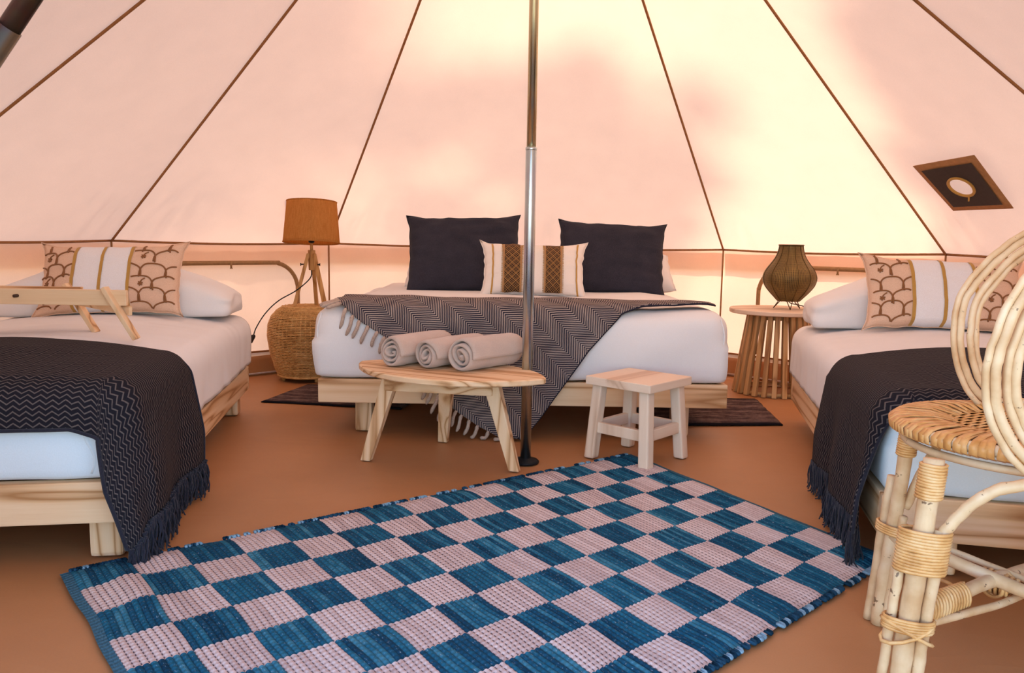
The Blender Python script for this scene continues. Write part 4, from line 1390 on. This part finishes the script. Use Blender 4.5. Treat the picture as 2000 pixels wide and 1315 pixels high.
def chair():
    C0 = V((1.045, 1.575, 0)); zs = 0.503; r = 0.238
    ch = empty('rattan_chair', C0, 0, 'rattan hoop-back chair with a woven round seat at the right edge', 'chair')
    def Lc(x, y, z): return V((x - C0.x, y - C0.y, z))
    def wob(pts, amp=0.003, seed=0.0): return [p + V((nz(i * 0.35 + seed, 1), nz(i * 0.35 + seed, 2), nz(i * 0.35 + seed, 3))) * amp for i, p in enumerate(pts)]
    def cane(name, pts, rad, seed=0.0, parent=ch, n=8, sides=12, closed=False):
        p = wob(spline(pts, n, closed), 0.003, seed)
        rr = [rad * (1 + 0.06 * nz(i * 0.5 + seed, 9) + (0.09 if (i + int(seed * 5)) % 17 == 0 else 0)) for i in range(len(p))]
        return mesh(name, tube(p, rr, sides, closed), CANE, parent)
    def wrap(p0, p1, rad, turns, parent, cr=0.0032, flat=1.0, ecc=None, seed=0):
        p0, p1 = V(p0), V(p1); d = (p1 - p0); T = d.normalized()
        up = V((0, 0, 1)) if abs(T.z) < 0.9 else V((1, 0, 0))
        N = (up - T * up.dot(T)).normalized(); B = T.cross(N)
        q = []; m = int(turns * 16)
        for i in range(m + 1):
            a = 2 * PI * i / 16
            e = p0 + d * (i / m)
            off = N * math.cos(a) * rad + B * math.sin(a) * rad
            if ecc is not None:
                off = off + ecc * (off.dot(ecc.normalized()) / rad)
            q.append(e + off + T * 0.0012 * nz(i * 0.3 + seed))
        return mesh('cane_binding', tube(q, cr, 5), BIND, parent)
    # seat: frame ring, woven field, wrapped rim strips
    ring = [V((r * math.cos(2 * PI * i / 60), r * math.sin(2 * PI * i / 60), zs - 0.016)) for i in range(60)]
    seat = mesh('seat_frame', tube(ring, 0.0115, 10, True), CANE, ch)
    seat['label'] = 'round seat frame'
    ring2 = [V((0.222 * math.cos(2 * PI * i / 60), 0.222 * math.sin(2 * PI * i / 60), zs - 0.050)) for i in range(60)]
    mesh('under_ring', tube(ring2, 0.008, 8, True), CANE, ch)
    mesh('seat_base', lathe([(0.0005, zs - 0.016), (0.12, zs - 0.013), (r - 0.01, zs - 0.014)], 48, False, False), plain('dark_under_weave', (0.17, 0.07, 0.022), 0.7), seat)
    rin = 0.150
    # radial strips over the rim
    N_ = 104
    for i in range(N_):
        a = 2 * PI * i / N_; wd = PI / N_ * 1.03
        sk_ = 0.10 * math.sin(i * 2.4)
        pr = [(rin - 0.012 + 0.012 * math.sin(i * 1.9), zs - 0.008), (0.176, zs + 0.0005), (r - 0.02, zs - 0.001), (r + 0.003, zs - 0.003), (r + 0.0145, zs - 0.012), (r + 0.013, zs - 0.026), (r, zs - 0.032)]
        v = []; f = []
        for j, (q, z) in enumerate(pr):
            lift = 0.0025 * (i % 2) if j < 3 else 0
            for sgn in (-1, 1):
                t = a + sgn * wd * (0.95 if j > 1 else 0.8 + 0.15 * j) + sk_ * (1 - j / 6) * 0.35
                v.append(V((q * math.cos(t), q * math.sin(t), z + lift - 0.0012 * (sgn > 0))))
        for j in range(len(pr) - 1): f.append((2 * j, 2 * j + 1, 2 * j + 3, 2 * j + 2))
        o = mesh('rim_strip', (v, f), SEATW, seat); solid(o, 0.0016, -1)
    # central twill field: flat strips crossing
    st_n = 26; wd = 2 * (rin + 0.012) / st_n
    for i in range(st_n):
        y = -(rin + 0.012) + wd * (i + 0.5)
        half = math.sqrt(max(0.0004, (rin + 0.012) ** 2 - y * y))
        nn = max(4, int(half * 2 / 0.011)); v = []; f = []
        for j in range(nn + 1):
            x = -half + 2 * half * j / nn
            z = zs - 0.0075 + 0.0026 * math.sin(2 * PI * (x / 0.044 + i * 0.25))
            for sg in (-1, 1): v.append(V((x, y + sg * wd * 0.44, z - 0.0004 * sg)))
        for j in range(nn): f.append((2 * j, 2 * j + 2, 2 * j + 3, 2 * j + 1))
        mt = Matrix.Rotation(0.12, 4, 'Z')
        o = mesh('seat_strip', (v, f), SEATW, seat, mt); solid(o, 0.0014, -1)
    # legs: bundles of canes
    legs = {
        'nl': ((0.760, 1.385), (0.716, 1.375)), 'fl': ((0.862, 1.675), (0.843, 1.722)),
        'nr': ((1.135, 1.345), (1.170, 1.285)), 'fr': ((1.235, 1.690), (1.285, 1.735))}
    for k, ((tx, ty), (bx, by)) in legs.items():
        sd = {'nl': 1, 'fl': 2, 'nr': 3, 'fr': 4}[k]
        top = Lc(tx, ty, zs - 0.026); bot = Lc(bx, by, 0.0)
        R_ = 0.0175 if k in ('nl', 'nr') else 0.0145
        leg = cane('leg', [top, top.lerp(bot, 0.35), top.lerp(bot, 0.7), bot], R_, sd * 1.7)
        ax = (bot - top).normalized()
        # side canes: one outside full length, one arching brace
        side = V((0.95, -0.30, 0)).normalized() if k == 'nl' else V((-0.4, 0.9, 0)).normalized()
        off = side * (R_ + 0.011)
        cane('leg_splint', [top.lerp(bot, 0.27) + off, top.lerp(bot, 0.7) + off, bot + off], 0.0105, sd + 0.4, leg)
        off2 = -side * (R_ + 0.009) + V((0, 0.006, 0))
        cane('leg_splint', [top.lerp(bot, 0.44) + off2, top.lerp(bot, 0.7) + off2, bot + off2], 0.0090, sd + 0.9, leg)
        wrap(top.lerp(bot, 0.02), top.lerp(bot, 0.155), R_ + 0.0035, 12, leg, 0.0033, seed=sd)
        ecc = side * 0.016
        if k in ('fl', 'fr'):
            wrap(top.lerp(bot, 0.49), top.lerp(bot, 0.535), R_ + 0.009, 4, leg, 0.0034, ecc=ecc, seed=sd + 5)
            continue
        wrap(top.lerp(bot, 0.275) + side * 0.004, top.lerp(bot, 0.44) + side * 0.004, R_ + 0.009, 14, leg, 0.0034, ecc=ecc, seed=sd + 5)
        wrap(top.lerp(bot, 0.62), top.lerp(bot, 0.67), R_ + 0.009, 5, leg, 0.0034, ecc=ecc, seed=sd + 8)
        # crossed lashing
        c = top.lerp(bot, 0.675)
        for s2 in (-1, 1):
            pts = []
            for i in range(13):
                a = 2 * PI * i / 12
                o_ = V((math.cos(a), math.sin(a), 0)) * (R_ + 0.010)
                o_ = o_ + ecc * (o_.dot(ecc.normalized()) / (R_ + 0.010))
                pts.append(c + o_ + V((0, 0, s2 * 0.022 * math.cos(a))))
            mesh('cane_binding', tube(pts, 0.0038, 5, True), BIND, leg)
    # arched braces from legs up under the seat
    def legp(k, z):
        (tx, ty), (bx, by) = legs[k]; t = 1 - z / (zs - 0.026)
        return Lc(tx + (bx - tx) * t, ty + (by - ty) * t, z)
    o_ = V((0.028, -0.012, 0))
    cane('brace', [legp('nl', 0.33) + o_, legp('nl', 0.365) + V((0.042, -0.014, 0)), Lc(0.835, 1.345, 0.425), Lc(0.90, 1.325, 0.452), Lc(0.985, 1.315, 0.462), Lc(1.06, 1.31, 0.43), legp('nr', 0.33) + V((-0.03, -0.006, 0))], 0.0105, 3.1)
    cane('brace', [legp('fl', 0.28) + V((0.02, 0.0, 0)), legp('fl', 0.36) + V((0.04, 0.0, 0)), Lc(0.97, 1.72, 0.44), Lc(1.06, 1.73, 0.45), Lc(1.15, 1.73, 0.42), legp('fr', 0.30)], 0.0095, 4.6)
    # crossing stretchers with lashings
    sa, sb = legp('nl', 0.185), legp('fr', 0.16)
    sc_, sd_ = legp('fl', 0.215), legp('nr', 0.155)
    s1 = cane('stretcher', [sa, sa.lerp(sb, 0.5) + V((0, 0, 0.012)), sb], 0.0135, 5.2)
    s2 = cane('stretcher', [sc_, sc_.lerp(sd_, 0.5) + V((0, 0, 0.0)), sd_], 0.0135, 6.8)
    cane('stretcher', [sa + V((0.0, 0.0, -0.026)), sa.lerp(sb, 0.4) + V((0.03, -0.02, -0.018)), sb + V((0, 0, -0.03))], 0.0075, 7.7)
    cane('stretcher', [sc_ + V((0.0, 0.02, 0.010)), sc_.lerp(sd_, 0.45) + V((0.05, 0.03, 0.0)), sd_ + V((0.02, 0.02, 0.0))], 0.0070, 8.3)
    wrap(sa.lerp(sb, 0.04), sa.lerp(sb, 0.29), 0.0165, 16, s1, 0.0036, ecc=V((0, 0, -0.010)), seed=2)
    wrap(sc_.lerp(sd_, 0.05), sc_.lerp(sd_, 0.14), 0.0165, 7, s2, 0.0036, seed=3)
    mid = sa.lerp(sb, 0.5)
    wrap(mid - (sb - sa).normalized() * 0.03, mid + (sb - sa).normalized() * 0.03, 0.022, 6, s1, 0.0038, seed=6)
    wrap(mid - (sd_ - sc_).normalized() * 0.03, mid + (sd_ - sc_).normalized() * 0.03, 0.022, 6, s2, 0.0038, seed=7)
    lo = [sa.lerp(sb, 0.27) + V((0, 0, 0.0)), sa.lerp(sb, 0.30) + V((0.0, 0.05, 0.0)), sa.lerp(sb, 0.2) + V((0.0, 0.14, 0.012)), sc_.lerp(sd_, 0.1)]
    mesh('cane_binding', tube(spline(lo, 8), 0.0045, 6), BIND, s2)
    # hoop back: four canes following one loop round the seat
    key = [(0.835, 1.300, 0.803), (0.795, 1.297, 0.715), (0.784, 1.296, 0.637), (0.800, 1.297, 0.566), (0.850, 1.298, 0.494), (0.940, 1.300, 0.440), (1.10, 1.335, 0.425), (1.27, 1.47, 0.425), (1.27, 1.65, 0.435),
           (1.14, 1.775, 0.465), (1.046, 1.755, 0.510), (0.995, 1.750, 0.586), (0.978, 1.750, 0.677), (0.990, 1.750, 0.756), (1.040, 1.750, 0.825), (1.113, 1.750, 0.886), (1.24, 1.72, 0.955), (1.36, 1.60, 0.99), (1.34, 1.44, 0.975), (1.20, 1.33, 0.945), (0.99, 1.30, 0.905), (0.895, 1.300, 0.858)]
    key = [Lc(*p) for p in key]
    base = spline(key, 7, True)
    ctr = V((0.09, -0.02, 0.70))
    nb = len(base)
    for j in range(4):
        pts = []
        for i, p in enumerate(base):
            T = (base[(i + 1) % nb] - base[i - 1]).normalized()
            d = V((0.085 - p.x, 0, 0.69 - p.z))
            sidev = 1 if p.y < -0.02 else -1
            # inward within the bent sheet of the back
            rad = V((p.x - 0.02, p.y, 0)).normalized()
            inw = d.normalized()
            q = p + inw * (0.0170 * j) + rad * (0.004 * math.sin(j * 2.3))
            pts.append(q)
        rad_ = [0.0062, 0.0086, 0.0070, 0.0076][j]
        pts = wob(pts, 0.0025, j * 3.0)
        rr = [rad_ * (1 + 0.05 * nz(i * 0.4 + j, 9) + (0.06 if (i + j * 5) % 19 == 0 else 0)) for i in range(nb)]
        mesh('back_hoop', tube(pts, rr, 12, True), CANE, ch)
chair()

# ------------------------------------------------------------------ trees outside that throw soft shade on the canvas
LEAF = NT('green_leaves'); LEAF.base((0.07, 0.13, 0.03)); LEAF.rough(0.6); LEAF = LEAF.m
BARK = plain('grey_bark', (0.14, 0.10, 0.07), 0.9, 0, 0.6, 12, 0.3)
def tree(x, y, h, clusters, label, seed):
    rnd = random.Random(seed)
    t = empty('shade_tree', (x, y, -0.05), 0, label, 'tree', 'trees behind the tent')
    pts = [V((0.15 * nz(i * 0.6, seed), 0.15 * nz(i * 0.6, seed + 5), h * 0.8 * i / 8)) for i in range(9)]
    mesh('trunk', tube(pts, [0.20 * (1 - 0.08 * i) for i in range(9)], 10), BARK, t)
    v = []; f = []; br = []
    for (cx, cy, cz, R_, n) in clusters:
        br.append(tube([pts[5], V((cx, cy, cz))], [0.06, 0.02], 6))
        for _ in range(n):
            d = V((rnd.gauss(0, 1), rnd.gauss(0, 1), rnd.gauss(0, 0.7))).normalized() * R_ * rnd.random() ** 0.5
            c = V((cx, cy, cz)) + d
            a = V((rnd.uniform(-1, 1), rnd.uniform(-1, 1), rnd.uniform(-0.6, 0.6))).normalized()
            b = a.cross(V((rnd.uniform(-1, 1), rnd.uniform(-1, 1), rnd.uniform(-1, 1)))).normalized()
            s = rnd.uniform(0.10, 0.20)
            k = len(v)
            v += [c - a * s * 1.4, c + b * s * 0.6, c + a * s * 1.4, c - b * s * 0.6]
            f.append((k, k + 1, k + 2, k + 3))
    mesh('branches', join(br), BARK, t)
    o = mesh('foliage', (v, f), LEAF, t); o['kind'] = 'stuff'
# crown clusters lie along the sun's path to patches of the roof
def hit(px, py, pz, dist): 
    p = V((px, py, pz)) + sdir * dist
    return p
def trees():
    rnd = random.Random(21)
    def scatter(n, x0, x1, y0, y1, r0, r1, dens, dist):
        out = []
        for _ in range(n):
            x, y = rnd.uniform(x0, x1), rnd.uniform(y0, y1)
            rr = math.hypot(x - PX, y - PY)
            z = max(0.9, ZA - (ZA - ZW) * min(1, rr / RW))
            r_ = rnd.uniform(r0, r1)
            out.append((x, y, z, dist + rnd.uniform(-1, 1), r_, int(dens * r_ * r_)))
        return out
    groups = [
        ('leafy tree behind the left of the tent', scatter(14, -2.3, -0.7, 2.6, 4.6, 0.30, 0.55, 620, 18.5) + scatter(5, -2.5, -1.8, 2.2, 3.6, 0.4, 0.6, 900, 18.5)),
        ('leafy tree behind the middle of the tent', scatter(14, -0.6, 1.2, 4.1, 5.5, 0.16, 0.32, 1100, 12.5)),
        ('leafy tree behind the right of the tent', [(2.2, 3.3, 1.1, 8.0, 0.55, 480), (1.8, 2.95, 1.55, 8.5, 0.6, 460), (2.4, 2.5, 1.1, 8.0, 0.7, 560), (1.3, 2.6, 1.9, 8.3, 0.50, 300)]),
    ]
    for gi, (lab, cl) in enumerate(groups):
        W = [(hit(a, b, c, d), r_, n_) for a, b, c, d, r_, n_ in cl]
        cx = sum(p.x for p, _, _ in W) / len(W); cy = sum(p.y for p, _, _ in W) / len(W); hz_ = sum(p.z for p, _, _ in W) / len(W)
        tree(cx, cy, hz_, [(p.x - cx, p.y - cy, p.z + 0.05, r_, n_) for p, r_, n_ in W], lab, gi + 3)
trees()
